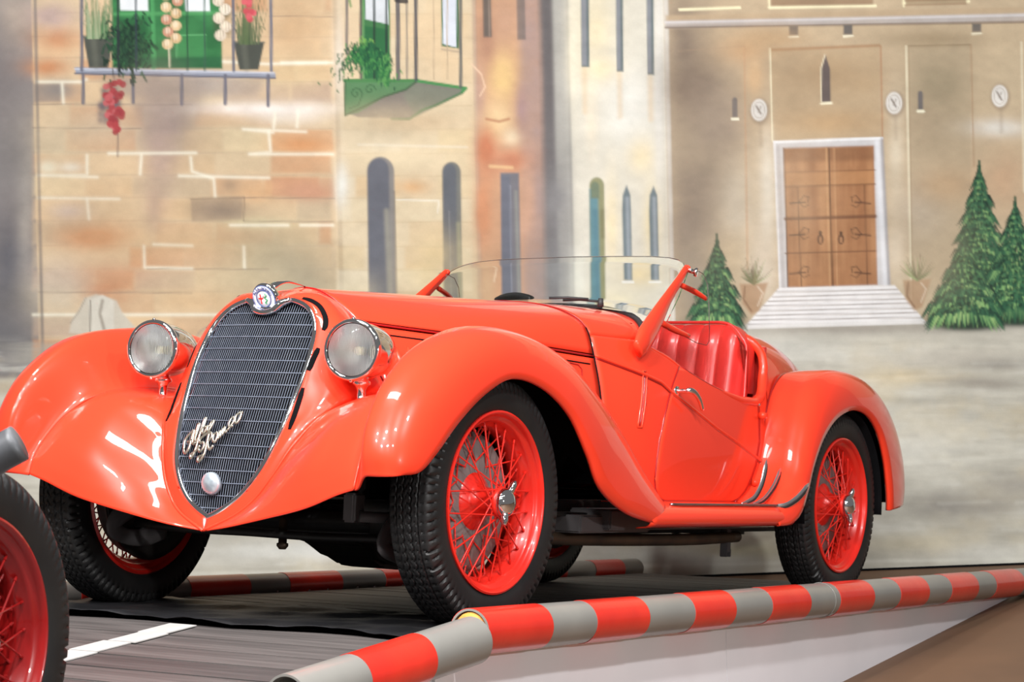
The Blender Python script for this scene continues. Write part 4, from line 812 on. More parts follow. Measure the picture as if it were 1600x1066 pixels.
# ---- front apron / catwalk and front wings
IW = [(-.545, .615, .402), (-.525, .612, .465), (-.485, .598, .530), (-.430, .573, .597), (-.340, .532, .658), (-.245, .505, .683), (-.07, .475, .69), (.20, .475, .675), (.50, .50, .64)]
WW = [(-.440, .0, .258), (-.425, .10, .306), (-.408, .158, .356), (-.386, .206, .43), (-.345, .250, .525), (-.27, .302, .615), (-.10, .346, .672), (.20, .385, .665), (.5, .43, .64)]
MW = [[(-.478, .12, .275), (-.508, .28, .306), (-.528, .43, .340), (-.541, .55, .383)],
      [(-.455, .18, .332), (-.495, .31, .370), (-.520, .43, .400), (-.527, .555, .447)],
      [(-.440, .235, .395), (-.475, .33, .435), (-.500, .43, .470), (-.495, .545, .516)],
      [(-.410, .270, .470), (-.438, .350, .505), (-.456, .43, .540), (-.440, .525, .583)],
      [(-.357, .305, .548), (-.370, .365, .580), (-.380, .43, .612), (-.369, .505, .642)],
      [(-.285, .335, .630), (-.29, .375, .645), (-.29, .42, .660), (-.28, .47, .675)],
      [(-.10, .37, .674), (-.09, .40, .678), (-.085, .43, .682), (-.08, .455, .686)],
      [(.2, .40, .666), (.2, .42, .668), (.2, .44, .67), (.2, .46, .672)], [(.5, .445, .64), (.5, .46, .64), (.5, .475, .64), (.5, .49, .64)]]
CR = [(-.580, .685, .440), (-.586, .675, .51), (-.556, .665, .595), (-.477, .66, .704), (-.315, .655, .818), (-.08, .65, .891), (.18, .645, .893), (.43, .65, .840), (.66, .65, .735), (.84, .655, .62), (.98, .665, .50), (1.13, .69, .378)]
CRF = [(-.592, .680, .440), (-.606, .665, .52), (-.588, .655, .62), (-.515, .645, .73), (-.345, .64, .838), (-.085, .65, .888)] + CR[6:]      # far wing: a touch fuller at the front
LP = [(-.535, .765, .446), (-.480, .788, .458), (-.415, .797, .510), (-.305, .80, .605), (-.170, .80, .690), (-.02, .80, .742), (.16, .80, .722), (.33, .80, .645), (.455, .80, .525), (.555, .795, .42), (.74, .79, .345), (.98, .775, .308)]
IR = [(-.547, .614, .400), (-.525, .612, .465), (-.485, .598, .530), (-.430, .573, .597), (-.34, .532, .658), (-.15, .485, .69), (.15, .475, .68), (.43, .49, .66), (.66, .515, .60), (.84, .54, .50), (.98, .565, .41), (1.10, .60, .36)]
def wing(C_, L_, I_, nst, lip=.022, fillet=True):
    C_, L_, I_ = (crm(np.array(v, float), nst) for v in (C_, L_, I_)); G = []
    for c, l, i in zip(C_, L_, I_):
        row = []
        for q in np.linspace(1, 0, 15)[:-1]:            # fillet at the shelf, then up over the crest
            dq = ((1 - cos(pi * q ** 1.2)) / 2) if fillet else 1 - sqrt(max(0, 1 - q ** 2.1))
            row.append((c[0] + (i[0] - c[0]) * dq, c[1] + (i[1] - c[1]) * q, c[2] + (i[2] - c[2]) * dq))
        for th in np.linspace(0, 90, 15):
            a, b = sin(radians(th)) ** .88, cos(radians(th)) ** .88
            row.append((l[0] + (c[0] - l[0]) * b, c[1] + (l[1] - c[1]) * a, l[2] + (c[2] - l[2]) * b))
        d = l - c; d[1] = 0; d /= (np.linalg.norm(d) + 1e-9)
        row.append((l[0] - d[0] * -.004, l[1] - lip * .45, l[2] - d[2] * -.004)); row.append((l[0] - d[0] * .004, l[1] - lip, l[2] - d[2] * .004))
        G.append(row)
    return np.array(G)
for s in (1, -1):
    G = np.array([[WW[i]] + MW[i] + [IW[i]] for i in range(9)])
    sheet('front_apron', mir(G, s), RED, car, (0, s * .2, .3), thick=.004, n=60, k=44, inner=BLACK)
    dz_ = np.zeros(12); dz_[:4] = (.036, .026, .014, .005); dz_ = dz_ * (s > 0)
    CR_, LP_ = np.array(CR if s < 0 else CRF), np.array(LP); CR_[:, 2] -= dz_; LP_[:, 2] -= dz_
    wg = sheet('front_wing', mir(wing(CR_, LP_, IR, 90), s), RED, car, (.1, s * .62, .45), thick=.006, inner=BLACK)
    if s < 0: tube('wing_seam', mir([(a[0] - .002, a[1], a[2] + .003) for a in IR[:7]], s), .0035, RED, car, n=8, smooth=40)
    tube('nose_seam', mir([(a[0] - .004, a[1] + .002, a[2]) for a in WW[:7]], s), .005, RED, car, n=8, smooth=40)
    # tail end closing piece of the wing over the sill
    RS = [[(x, .585, .378), (x, .65, .380), (x, .715, .376), (x, .752, .364), (x, .772, .342), (x, .778, .318), (x, .765, .298), (x, .72, .29)] for x in np.linspace(.93, 2.12, 24)]
    rb = sheet('running_board', mir(RS, s), RED, car, (1.5, s * .6, .33), thick=.004, k=24)
    tube('running_board_trim', mir([(x, .748 - (.02 if x < 1.2 else 0) * (1.2 - x) / .2, .3725) for x in np.linspace(1.14, 2.02, 30)], s), .0048, STEEL, rb, n=8, label='thin metal strip')
# ---- rear wings
CRr = [(1.96, .715, .345), (2.07, .71, .41), (2.15, .70, .51), (2.20, .695, .62), (2.27, .685, .745), (2.38, .68, .85), (2.53, .67, .908), (2.72, .67, .925), (2.93, .67, .905), (3.13, .67, .84), (3.29, .675, .73), (3.385, .685, .60), (3.42, .69, .48), (3.40, .70, .385)]
LPr = [(1.98, .778, .297), (2.08, .784, .305), (2.155, .79, .345), (2.215, .79, .425), (2.27, .79, .53), (2.36, .79, .64), (2.49, .79, .722), (2.66, .79, .762), (2.82, .79, .745), (2.95, .79, .675), (3.03, .79, .57), (3.075, .788, .47), (3.10, .785, .40), (3.115, .78, .355)]
IRr = [(1.93, .61, .378), (2.04, .60, .43), (2.13, .60, .52), (2.175, .60, .62), (2.205, .60, .72), (2.275, .59, .815), (2.41, .57, .885), (2.62, .53, .905), (2.90, .48, .87), (3.12, .45, .80), (3.30, .42, .70), (3.40, .42, .58), (3.43, .43, .47), (3.41, .44, .38)]
for s in (1, -1):
    G = wing(CRr, LPr, IRr, 96, fillet=False); rw = sheet('rear_wing', mir(G, s), RED, car, (2.7, s * .62, .45), thick=.006, inner=BLACK)
    tube('wing_seam', mir([(a[0], a[1] + .004, a[2] + .001) for a in IRr[:8]], s), .004, DRED, car, n=6, smooth=50)
    # snap three trim strips onto the wing front
    Gf = G.reshape(-1, 3)
    def on_wing(x, z):
        dd = (Gf[:, 0] - x) ** 2 + (Gf[:, 2] - z) ** 2; ok = Gf[:, 1] > .62; idx = np.argsort(np.where(ok, dd, 9))[:4]; wts = 1 / (dd[idx] + 1e-6); return float((Gf[idx, 1] * wts).sum() / wts.sum())
    for pts in ([(1.80, .374), (1.90, .392), (1.965, .44), (2.0, .50), (2.015, .545)], [(1.90, .372), (1.99, .388), (2.07, .43), (2.12, .475), (2.15, .515)], [(1.98, .362), (2.05, .368), (2.115, .392), (2.17, .425), (2.215, .458)]):
        P = crm(np.c_[np.array(pts), np.zeros(5)], 22)[:, :2]
        Q = [(x, max(on_wing(x, z), .70) + .002, z) for x, z in P]; yy_ = np.convolve([Q[0][1]] * 3 + [q[1] for q in Q] + [Q[-1][1]] * 3, np.ones(7) / 7, 'valid'); Q = [(q[0], yy_[k], q[2]) for k, q in enumerate(Q)]
        tr = tube('chrome_trim_strip', mir(Q, s), [.005, .015, .017, .019, .020, .020, .005], TRIM, rw, n=12, flat=.34, ups=(0, 1, .2), label='curved chrome strip with dark inlay')
        tube('trim_inlay', mir([(q[0], q[1] + .0052, q[2]) for q in Q[2:-2]], s), [.002, .006, .0075, .0085, .0085, .002], BLKR, rw, n=8, flat=.5, ups=(0, 1, .2))
# inner wheel arches (dark)
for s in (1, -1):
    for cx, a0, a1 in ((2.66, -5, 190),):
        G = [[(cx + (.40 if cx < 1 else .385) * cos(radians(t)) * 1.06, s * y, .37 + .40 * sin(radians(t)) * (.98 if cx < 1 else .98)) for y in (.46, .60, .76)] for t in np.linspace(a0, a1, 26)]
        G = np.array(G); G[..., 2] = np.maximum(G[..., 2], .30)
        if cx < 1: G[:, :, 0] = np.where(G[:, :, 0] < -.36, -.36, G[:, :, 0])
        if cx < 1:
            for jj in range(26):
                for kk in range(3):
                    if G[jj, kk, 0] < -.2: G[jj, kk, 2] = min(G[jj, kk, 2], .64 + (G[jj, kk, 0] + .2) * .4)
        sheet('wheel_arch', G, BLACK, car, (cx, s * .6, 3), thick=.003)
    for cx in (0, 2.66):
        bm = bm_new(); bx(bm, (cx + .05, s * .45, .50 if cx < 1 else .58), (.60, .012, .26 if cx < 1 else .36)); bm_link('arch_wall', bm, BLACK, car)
# ---- windscreen
DX, DZ = .42, .302; L_ = sqrt(DX * DX + DZ * DZ); dx_, dz_ = DX / L_, DZ / L_
def ws(t, y): return np.array([1.62 + dx_ * t, y, 1.232 + dz_ * t])
outl = []
for y, t in [(-.525, -.40), (-.535, -.25), (-.535, -.08), (-.53, 0.0), (-.50, .055), (-.44, .085), (-.34, .102), (-.2, .108), (0, .112), (.2, .108), (.34, .102), (.44, .085), (.50, .055), (.53, 0), (.535, -.08), (.535, -.25), (.525, -.40)]: outl.append((y, t))
q = crm(np.c_[np.array(outl), np.zeros(len(outl))], 60)[:, :2]
base_t = lambda y: -.335 + .09 * (1 - (y / .53) ** 2) if abs(y) < .53 else -.335
G = [[ws(base_t(y) + (t - base_t(y)) * k / 6, y) for k in range(7)] for y, t in q if t > -.33]
# regular grid in y with curved top
ysg = np.r_[np.linspace(-.53, -.36, 12), np.linspace(-.34, .34, 15), np.linspace(.36, .53, 12)]
def topt(y): 
    yy = abs(y); return float(np.interp(yy, [0, .2, .34, .42, .47, .505, .525, .53], [.112, .108, .102, .090, .070, .040, .0, -.03]))
G = [[ws(base_t(y) + (topt(y) - base_t(y)) * k / 6, y) for k in range(7)] for y in ysg]
sheet('windscreen_glass', G, GLASS, car, (0, 0, 1.0), thick=.005)
tube('glass_edge', [ws(topt(y) + .002, y) for y in ysg], .0016, STEEL, car, n=6)
for s in (1, -1):
    pts = [(1.175, .575, .905), (1.225, .572, .945), (1.30, .562, .995), (1.38, .552, 1.055), (1.45, .545, 1.11), (1.54, .538, 1.175), (1.625, .530, 1.238)]
    post = tube('windscreen_post', mir(pts, s), [.034, .050, .048, .038, .028, .022, .017], RED, car, n=14, smooth=40, flat=.42, ups=(0, 1, 0))
    bm = bm_new(); bmesh.ops.create_uvsphere(bm, u_segments=14, v_segments=8, radius=.0135, matrix=Matrix.Translation((1.63, s * .53, 1.238)) @ Matrix.Diagonal((1, 1, 1, 1))); bm_link('post_tip', bm, RED, post, smooth=True)
    tube('post_knob', mir([(1.63, .535, 1.232), (1.64, .556, 1.226)], s), .009, CHROME, post, n=12)
    tube('post_knob_head', mir([(1.64, .556, 1.226), (1.643, .566, 1.224)], s), .017, CHROME, post, n=16)
    # prongs and small wing glass
    tube('wing_bracket', mir([(1.58, .535, 1.17), (1.66, .548, 1.155), (1.735, .56, 1.135)], s), [.010, .0115, .008], RED, post, n=10, smooth=10)
    tube('wing_bracket', mir([(1.40, .545, 1.02), (1.50, .552, 1.00), (1.60, .56, .985)], s), [.012, .012, .008], RED, post, n=10, smooth=10)
    o2 = [(1.60, 1.235), (1.66, 1.235), (1.72, 1.225), (1.755, 1.19), (1.772, 1.12), (1.785, 1.02), (1.785, .98), (1.765, .962), (1.68, .965), (1.56, .985), (1.45, 1.0), (1.42, 1.01), (1.52, 1.12)]
    bm = bm_new(); vs = [bm.verts.new((x, s * .552, z)) for x, z in o2]; f_ = bm.faces.new(vs); r_ = bmesh.ops.extrude_face_region(bm, geom=[f_]); bmesh.ops.translate(bm, vec=(0, s * .004, 0), verts=[v for v in r_['geom'] if isinstance(v, bmesh.types.BMVert)])
    wgl = bm_link('wing_glass', bm, GLASS, car)
    tube('glass_edge', mir([(x, .554, z) for x, z in o2[1:12]], s), .0015, STEEL, wgl, n=6)
# wiper
wz = ZT(1.36, -.25) + .012
wp = tube('wiper', [(1.29, -.20, wz + .010), (1.31, -.26, wz + .013), (1.33, -.33, wz + .008)], .0045, BLKR, car, n=8, flat=1)
tube('wiper_blade', [(1.24, -.17, wz + .014), (1.275, -.23, wz + .018), (1.30, -.30, wz + .014)], .005, BLKR, wp, n=6)
bm = bm_new(); bmesh.ops.create_cone(bm, cap_ends=True, segments=14, radius1=.012, radius2=.009, depth=.03, matrix=Matrix.Translation((1.33, -.335, wz + .004))); bm_link('wiper_pivot', bm, BLKR, wp, smooth=True)
# ---- headlamps
for s in (1, -1):
    c0 = Vector((-.262, s * .385, .808)); R_ = .0885
    prof = [(.001, .215), (.018, .213), (.040, .202), (.060, .178), (.075, .142), (.083, .10), (.0865, .055), (.086, .02), (.086, .006), (.078, .006), (.074, .04), (.06, .09), (.03, .13), (.001, .14)]
    MQ = Matrix.Translation(c0) @ Matrix.Rotation(radians(9.0), 4, 'Z')
    hl = link('headlamp', lathe('headlamp', prof, 56, 'x'), CHROME, car); hl.matrix_local = MQ; hl['label'] = 'chrome headlamp bucket'
    prof = [(.078, .012), (.0885, .012), (.0925, .004), (.0925, -.006), (.088, -.013), (.081, -.014), (.078, -.008)]
    link('headlamp_rim', lathe('headlamp_rim', prof + prof[:1], 64, 'x'), CHROME, hl)
    link('headlamp_lens', lathe('headlamp_lens', [(.0005, -.020), (.03, -.0195), (.055, -.017), (.072, -.012), (.080, -.006), (.080, -.003), (.055, -.013), (.03, -.0155), (.0005, -.016)], 56, 'x'), LENS, hl)
    rf = link('reflector', lathe('reflector', [(.079, .0), (.072, .03), (.055, .062), (.03, .085), (.0015, .094)], 56, 'x'), REFL, hl); so = rf.modifiers.new('t', 'SOLIDIFY'); so.thickness = .002
    bm = bm_new(); bmesh.ops.create_uvsphere(bm, u_segments=14, v_segments=10, radius=.014, matrix=Matrix.Translation((.05, 0, 0))); bm_link('bulb', bm, BULB, hl, smooth=True)
    link('headlamp_stem', lathe('headlamp_stem', [(.0005, -.066), (.0145, -.068), (.026, -.078), (.028, -.086), (.020, -.092), (.0135, -.104), (.013, -.128), (.019, -.136), (.030, -.146), (.040, -.158), (.001, -.160)], 28, 'z'), CHROME, hl, loc=(.068, 0, -.012))
    for sx in (-1, 1):
        bm = bm_new(); bmesh.ops.create_uvsphere(bm, u_segments=8, v_segments=6, radius=.006, matrix=Matrix.Translation((-.004, 0, sx * .092))); bm_link('lamp_clip', bm, CHROME, hl, smooth=True)
# ---- badge, cap, lettering
bc = Matrix.Translation((xg(0, .968) - .020, 0, .972)) @ Matrix.Rotation(radians(-24), 4, 'Y') @ Matrix.Scale(1.15, 4)
bd = link('badge', lathe('badge', [(.0005, -.008), (.030, -.0075), (.0395, -.004), (.041, .0), (.040, .01), (.0005, .012)], 48, 'x'), CHROME, car); bd.matrix_local = bc
def disc(name, r0, r1, x, m, p, n=40): return link(name, lathe(name, [(r1, x + .001), (r1, x), (max(r0, .0004), x), (max(r0, .0004), x + .001)], n, 'x'), m, p)
disc('badge_ring', .0235, .036, -.0088, BADW, bd); disc('badge_face', .0, .022, -.0090, BADW, bd)
tube('badge_ring_line', [(-.0095, .0235 * cos(t), .0235 * sin(t)) for t in np.arange(32) * 2 * pi / 32], .0012, BADB, bd, n=6, closed=True, ups=(1, 0, 0)); tube('badge_ring_line', [(-.0085, .0365 * cos(t), .0365 * sin(t)) for t in np.arange(32) * 2 * pi / 32], .0010, BADB, bd, n=6, closed=True, ups=(1, 0, 0))
bm = bm_new(); bx(bm, (-.0098, .009, 0), (.001, .0035, .028)); bx(bm, (-.0098, .009, .001), (.001, .015, .0035)); bm_link('badge_cross', bm, BADR, bd)
tube('badge_serpent', [(-.0100, -.008 + .004 * sin(k * 1.3), -.014 + k * .0028) for k in range(11)], .0018, BADG, bd, n=6, smooth=30)
def badge_text(body, r, size):
    n = len(body)
    for k, ch in enumerate(body):
        if ch == ' ': continue
        a_ = radians(90 + 62 - 124 * k / (n - 1)); cu = bpy.data.curves.new('ring_letter', 'FONT'); cu.body = ch; cu.size = size; cu.extrude = .0004; cu.align_x = 'CENTER'; cu.align_y = 'CENTER'
        ot = bpy.data.objects.new('tmp', cu); COL.objects.link(ot); dg = bpy.context.evaluated_depsgraph_get(); me = bpy.data.meshes.new_from_object(ot.evaluated_get(dg)); bpy.data.objects.remove(ot)
        me.materials.clear(); me.name = 'ring_letter'
        o = link('ring_letter', me, BADB, bd, smooth=False)
        Rb = Matrix(((0, 0, -1, 0), (-1, 0, 0, 0), (0, 1, 0, 0), (0, 0, 0, 1)))
        o.matrix_local = Matrix.Translation((-.0100, -r * cos(a_), r * sin(a_))) @ Rb @ Matrix.Rotation(a_ - pi / 2, 4, 'Z')
badge_text('ALFA-ROMEO', .0300, .0115)
# frame piece dipping round the badge
tube('badge_saddle', [(xg(y, z) - .006, y, z) for y, z in [(-.085, .966), (-.058, .957), (-.046, .945), (-.032, .932), (0, .926), (.032, .932), (.046, .945), (.058, .957), (.085, .966)]], [.009, .013, .012, .010, .009, .010, .012, .013, .009], CHROME, car, n=10, smooth=40)
tube('crest_strip', [(xg(0, .99) - .012, 0, 1.005), (-.14, 0, 1.022), (-.09, 0, 1.031), (-.04, 0, 1.029), (.0, 0, 1.026)], [.022, .020, .012, .006, .003], CHROME, car, n=10, smooth=24, flat=.35)
cp = link('crank_cover', lathe('crank_cover', [(.0005, -.012), (.018, -.0105), (.030, -.005), (.034, .002), (.034, .012), (.0005, .013)], 40, 'x'), CAPM, car); cp.matrix_local = Matrix.Translation((xg(0, .395) - .012, -.002, .397)) @ Matrix.Rotation(radians(-8), 4, 'Y'); cp['label'] = 'round pale crank hole cover'
ST_ = {'A': [(0.1319, 0.4956), (0.1259, 0.4858), (0.1177, 0.487), (0.1106, 0.5042), (0.1127, 0.5567)], 'A0': [(0.1319, 0.4956), (0.1374, 0.5197), (0.1298, 0.5361), (0.1178, 0.5485), (0.1109, 0.5557)], 'A2': [(0.1113, 0.5567), (0.1071, 0.5366), (0.1039, 0.5185), (0.0959, 0.5126), (0.0914, 0.5188)], 'A3': [(0.1236, 0.518), (0.103, 0.5266)],
       'l': [(0.0969, 0.5186), (0.0957, 0.553), (0.0942, 0.5732), (0.1003, 0.5711), (0.0993, 0.5448), (0.0952, 0.5247), (0.0881, 0.5209), (0.0834, 0.5331)],
       'f': [(0.0834, 0.5331), (0.0761, 0.5695), (0.0754, 0.5918), (0.0806, 0.5877), (0.0811, 0.5614), (0.0818, 0.5291), (0.0829, 0.4969), (0.0879, 0.4768), (0.0944, 0.4706), (0.096, 0.4806), (0.0811, 0.491), (0.0684, 0.5093)],
       'a': [(0.0637, 0.5658), (0.0737, 0.5635), (0.0765, 0.5534), (0.0692, 0.5455), (0.0625, 0.5557), (0.06, 0.5699), (0.0564, 0.5538), (0.0492, 0.556), (0.0398, 0.5865)], 'a2': [(0.0398, 0.5865), (0.048, 0.5802), (0.0531, 0.566)],
       'R': [(0.0453, 0.546), (0.044, 0.522), (0.0426, 0.4881), (0.0501, 0.468), (0.0617, 0.4616), (0.0624, 0.4736), (0.0529, 0.4778), (0.0436, 0.4821)],
       'R0': [(0.0699, 0.4993), (0.0649, 0.4914), (0.0554, 0.4957), (0.0525, 0.5097), (0.059, 0.5196), (0.0689, 0.5173), (0.0761, 0.5252), (0.0661, 0.5375), (0.0465, 0.549), (0.0349, 0.5463), (0.0316, 0.5343), (0.0406, 0.5201), (0.0272, 0.4985), (0.0162, 0.5107)],
       'o': [(0.0133, 0.5508), (0.0238, 0.5445), (0.025, 0.5305), (0.0149, 0.5208), (0.0099, 0.5349), (0.013, 0.5498)], 'm': [(0.0052, 0.529), (0.0054, 0.557), (-0.0001, 0.5351), (-0.0024, 0.5632), (-0.0067, 0.5413), (-0.0077, 0.5694), (-0.013, 0.5515), (-0.0202, 0.5557)],
       'e': [(-0.0202, 0.5557), (-0.0347, 0.5841), (-0.0313, 0.597), (-0.0238, 0.5939), (-0.0197, 0.5777), (-0.0257, 0.5678), (-0.0365, 0.5721)], 'o2': [(-0.049, 0.6125), (-0.038, 0.6022), (-0.0388, 0.5862), (-0.0469, 0.5803), (-0.0536, 0.5925), (-0.054, 0.6086), (-0.0466, 0.6124), (-0.0586, 0.6127)]}
for nm, kk in (('script_word', ('A', 'A0', 'A2', 'A3', 'l', 'f', 'a', 'a2')), ('script_word', ('R', 'R0', 'o', 'm', 'e', 'o2'))):
    bm = bm_new()
    for k in kk:
        P = [(xg(a, b, -.014), a, b) for a, b in ST_[k]]; tm = tubemesh('t', P, .0042 if k not in 'me' else .0036, n=8, smooth=len(P) * 5, ups=(1, 0, 0), flat=.8); bm.from_mesh(tm); bpy.data.meshes.remove(tm)
    o = bm_link(nm, bm, LETT, car, smooth=True); o['label'] = 'nickel script lettering on the grille'
# three dark slots on each side of the nose
from mathutils.bvhtree import BVHTree
bv = BVHTree.FromPolygons([v.co for v in nose.data.vertices], [tuple(q.vertices) for q in nose.data.polygons])
for s in (1, -1):
    for pts in ([(-.173, .125, .972), (-.169, .156, .964), (-.168, .188, .946), (-.178, .217, .914), (-.190, .228, .888), (-.200, .228, .871)], [(-.228, .234, .815), (-.247, .231, .781), (-.266, .229, .745)], [(-.288, .228, .692), (-.316, .228, .627), (-.345, .227, .567)]):
        Q = []
        P = crm(np.array(pts), 26)
        for v in P:
            loc, n_, _, _ = bv.find_nearest(Vector((v[0] + (.045 if s > 0 else 0), s * (v[1] + (.02 if s > 0 else 0)), v[2]))); Q.append((loc, n_))
        nm = Q[13][1]; r0 = [.0055, .0085, .0085, .0085, .0085, .0085, .0055]
        tube('nose_slot', [(a - nn * (1 if nn.y * s > 0 else -1) * -.0006)[:] for a, nn in Q], r0, BLACK, car, n=12, flat=.16, ups=nm[:])
# hood and nose joint
for s in (1, -1):
    tube('hood_joint', mir(np.array([(a[0] + .002, a[1] * 1.002, a[2] + .001) for a in crm(np.array(REAR[:8]), 40)]), s), .0028, DRED, car, n=6)
# ---- wheels
def mk_tyre():
    prof = [(.262, -.058), (.268, -.065), (.282, -.071), (.300, -.0745), (.318, -.0755), (.334, -.0745), (.345, -.072)]
    half = [(r, y) for r, y in prof] + [(.353, -.0695), (.360, -.066), (.366, -.0615), (.3705, -.056)]
    ysn = np.linspace(-.050, .050, 41); cen = [(.3725 + .0065 * (1 - (y / .05) ** 2), y) for y in ysn]
    full = np.array(half + cen + [(r, -y) for r, y in half[::-1]]); n = 420; th = np.arange(n) * 2 * pi / n; G = np.zeros((len(full), n, 3))
    for i, (r, y) in enumerate(full):
        rr = np.full(n, r); yy = np.full(n, y)
        if abs(y) <= .0505:
            tri = np.abs(((th / (2 * pi) * 84) % 1) - .5) * 2 - .5
            for y0, amp in ((-.036, .003), (-.0135, .0075), (.0135, .0075), (.036, .003)):
                rr = rr - .0065 * np.clip(1 - (np.abs(y - y0 - amp * tri) / .0028) ** 4, 0, 1)
            ph = ((th / (2 * pi) * 84 + (.25 if y > 0 else .75)) % 1); sl_ = (np.abs(ph - .5) < .07) & ((abs(y) > .040) | (abs(y) < .006) | (abs(abs(y) - .026) < .004))
            rr = rr - .004 * sl_
        elif r > .343:
            ph = (th / (2 * pi) * 84) % 1; wdt = .5 + .42 * (r - .343) / .03; rr = np.where(ph < wdt, rr + .0015, rr - .0055); yy = np.where(ph < wdt, yy * 1.03, yy * .96)
        G[i, :, 0] = rr * np.cos(th); G[i, :, 1] = yy; G[i, :, 2] = rr * np.sin(th)
    me = gridmesh('tyre', G, closev=True, ref=(0, 0, 0)); me.materials.append(TYRE)
    c = G.mean((0, 1)); return autosmooth(me, 40)
TY = mk_tyre()
RIMP = [(.262, -.060), (.2705, -.062), (.2735, -.067), (.2725, -.0725), (.267, -.0745), (.261, -.071), (.2575, -.062), (.2545, -.056), (.246, -.053), (.240, -.046), (.237, -.032), (.228, -.026), (.2235, -.016), (.2235, .018), (.228, .026), (.237, .032), (.240, .046), (.246, .053), (.2545, .056), (.2575, .062), (.261, .071), (.267, .0745), (.2735, .067), (.262, .058), (.244, .040), (.232, .0), (.244, -.040)]
HUBP = [(.0005, .06), (.088, .058), (.096, .050), (.098, .030), (.094, .018), (.080, .004), (.062, -.006), (.050, -.016), (.044, -.035), (.040, -.060), (.0405, -.074), (.046, -.078), (.046, -.088), (.034, -.092), (.0005, -.093)]
SPN = [(.0005, -.122), (.012, -.1215), (.026, -.119), (.037, -.112), (.043, -.103), (.044, -.093), (.040, -.086), (.0005, -.086)]
def mk_wheel_data(rm):
    d = {}
    me = lathe('wheel', RIMP + RIMP[:1], 72); me.materials.append(rm); d['rim'] = autosmooth(me, 50)
    me = lathe('hub', HUBP, 40); me.materials.append(rm); d['hub'] = me
    bm = bmesh.new(); bm.from_mesh(lathe('s', SPN, 40))
    for a_ in (0, pi):
        tm = tubemesh('e', [(cos(a_) * r, -y, sin(a_) * r) for r, y in ((.02, .100), (.042, .106), (.058, .111), (.070, .113))], [.012, .012, .010, .005], n=10, smooth=12, ups=(0, 1, 0)); bm.from_mesh(tm)
    me = bpy.data.meshes.new('knock_off'); bm.to_mesh(me); bm.free(); me.materials.append(CHROME); d['spin'] = me
    bm = bmesh.new(); bmesh.ops.create_cone(bm, cap_ends=True, segments=7, radius1=.0025, radius2=.0025, depth=1.0); bmesh.ops.create_cone(bm, cap_ends=True, segments=8, radius1=.0042, radius2=.0034, depth=.06, matrix=Matrix.Translation((0, 0, .47)))
    me = bpy.data.meshes.new('spoke'); bm.to_mesh(me); bm.free(); me.materials.append(rm); d['spoke'] = me
    return d
WD = mk_wheel_data(WRED)
def spoke_list():
    L = []
    for k in range(24):
        a = 2 * pi * k / 24; sgn = 1 if k % 2 else -1
        L.append((a, -.034, .236, a + sgn * radians(62), -.078, .040))
    for k in range(48):
        a = 2 * pi * (k + .5) / 48; sgn = 1 if k % 2 else -1
        L.append((a, (-.012 if k % 4 < 2 else .012), .225, a + sgn * radians(58), (.022 if k % 4 < 2 else .044), .092))
    return L
def place_wheel(parent, M, data, spin_rot=0, tyre=True, scale=1):
    w = bpy.data.objects.new('wheel', data['rim']); COL.objects.link(w); w.parent = parent; w.matrix_parent_inverse = Matrix.Identity(4); w.matrix_local = M
    data['rim'].polygons.foreach_set('use_smooth', [True] * len(data['rim'].polygons))
    for nm, me in (('tyre', TY), ('hub', data['hub']), ('knock_off', data['spin'])):
        me.polygons.foreach_set('use_smooth', [True] * len(me.polygons))
        o = bpy.data.objects.new(nm, me); COL.objects.link(o); o.parent = w
        if nm == 'knock_off': o.rotation_euler = (0, spin_rot, 0); o['label'] = 'chrome eared wheel nut'
    for a, y, r, a2, y2, r2 in spoke_list():
        p = Vector((cos(a) * r, y, sin(a) * r)); q = Vector((cos(a2) * r2, y2, sin(a2) * r2)); d = p - q
        o = bpy.data.objects.new('spoke', data['spoke']); COL.objects.link(o); o.parent = w
        o.matrix_local = Matrix.Translation((p + q) / 2) @ d.to_track_quat('Z', 'Y').to_matrix().to_4x4() @ Matrix.Diagonal((1, 1, d.length, 1))
    return w
WX = 2.665
for (x, s, sr) in ((0, -1, 0), (WX, -1, 0), (0, 1, 0), (WX, 1, 0)):
    M = Matrix.Translation((x, s * .675, .3745 - (.0195 if s > 0 else 0)))
    if s > 0: M = M @ Matrix.Rotation(pi, 4, 'Z')
    M = M @ Matrix.Rotation(radians(7 + 11 * x), 4, 'Y')
    w = place_wheel(car, M, WD, radians({0: 105, WX: 60}[x] * 1.0))
    me = lathe('brake_drum', [(.001, -.02), (.12, -.02), (.19, -.015), (.208, .0), (.210, .012), (.204, .014), (.210, .018), (.204, .022), (.210, .026), (.204, .030), (.210, .034), (.210, .055), (.001, .056)], 64)
    dr = link('brake_drum', me, DRUM, car); dr.matrix_local = Matrix.Translation((x, s * .645, .3745 - (.0195 if s > 0 else 0))) @ Matrix.Scale(-1 if s > 0 else 1, 4, (0, 1, 0))
    link('backing_plate', lathe('backing_plate', [(.001, .085), (.06, .085), (.075, .078), (.15, .076), (.165, .066), (.20, .062), (.222, .064), (.226, .056), (.001, .056)], 56), UNDER, dr)
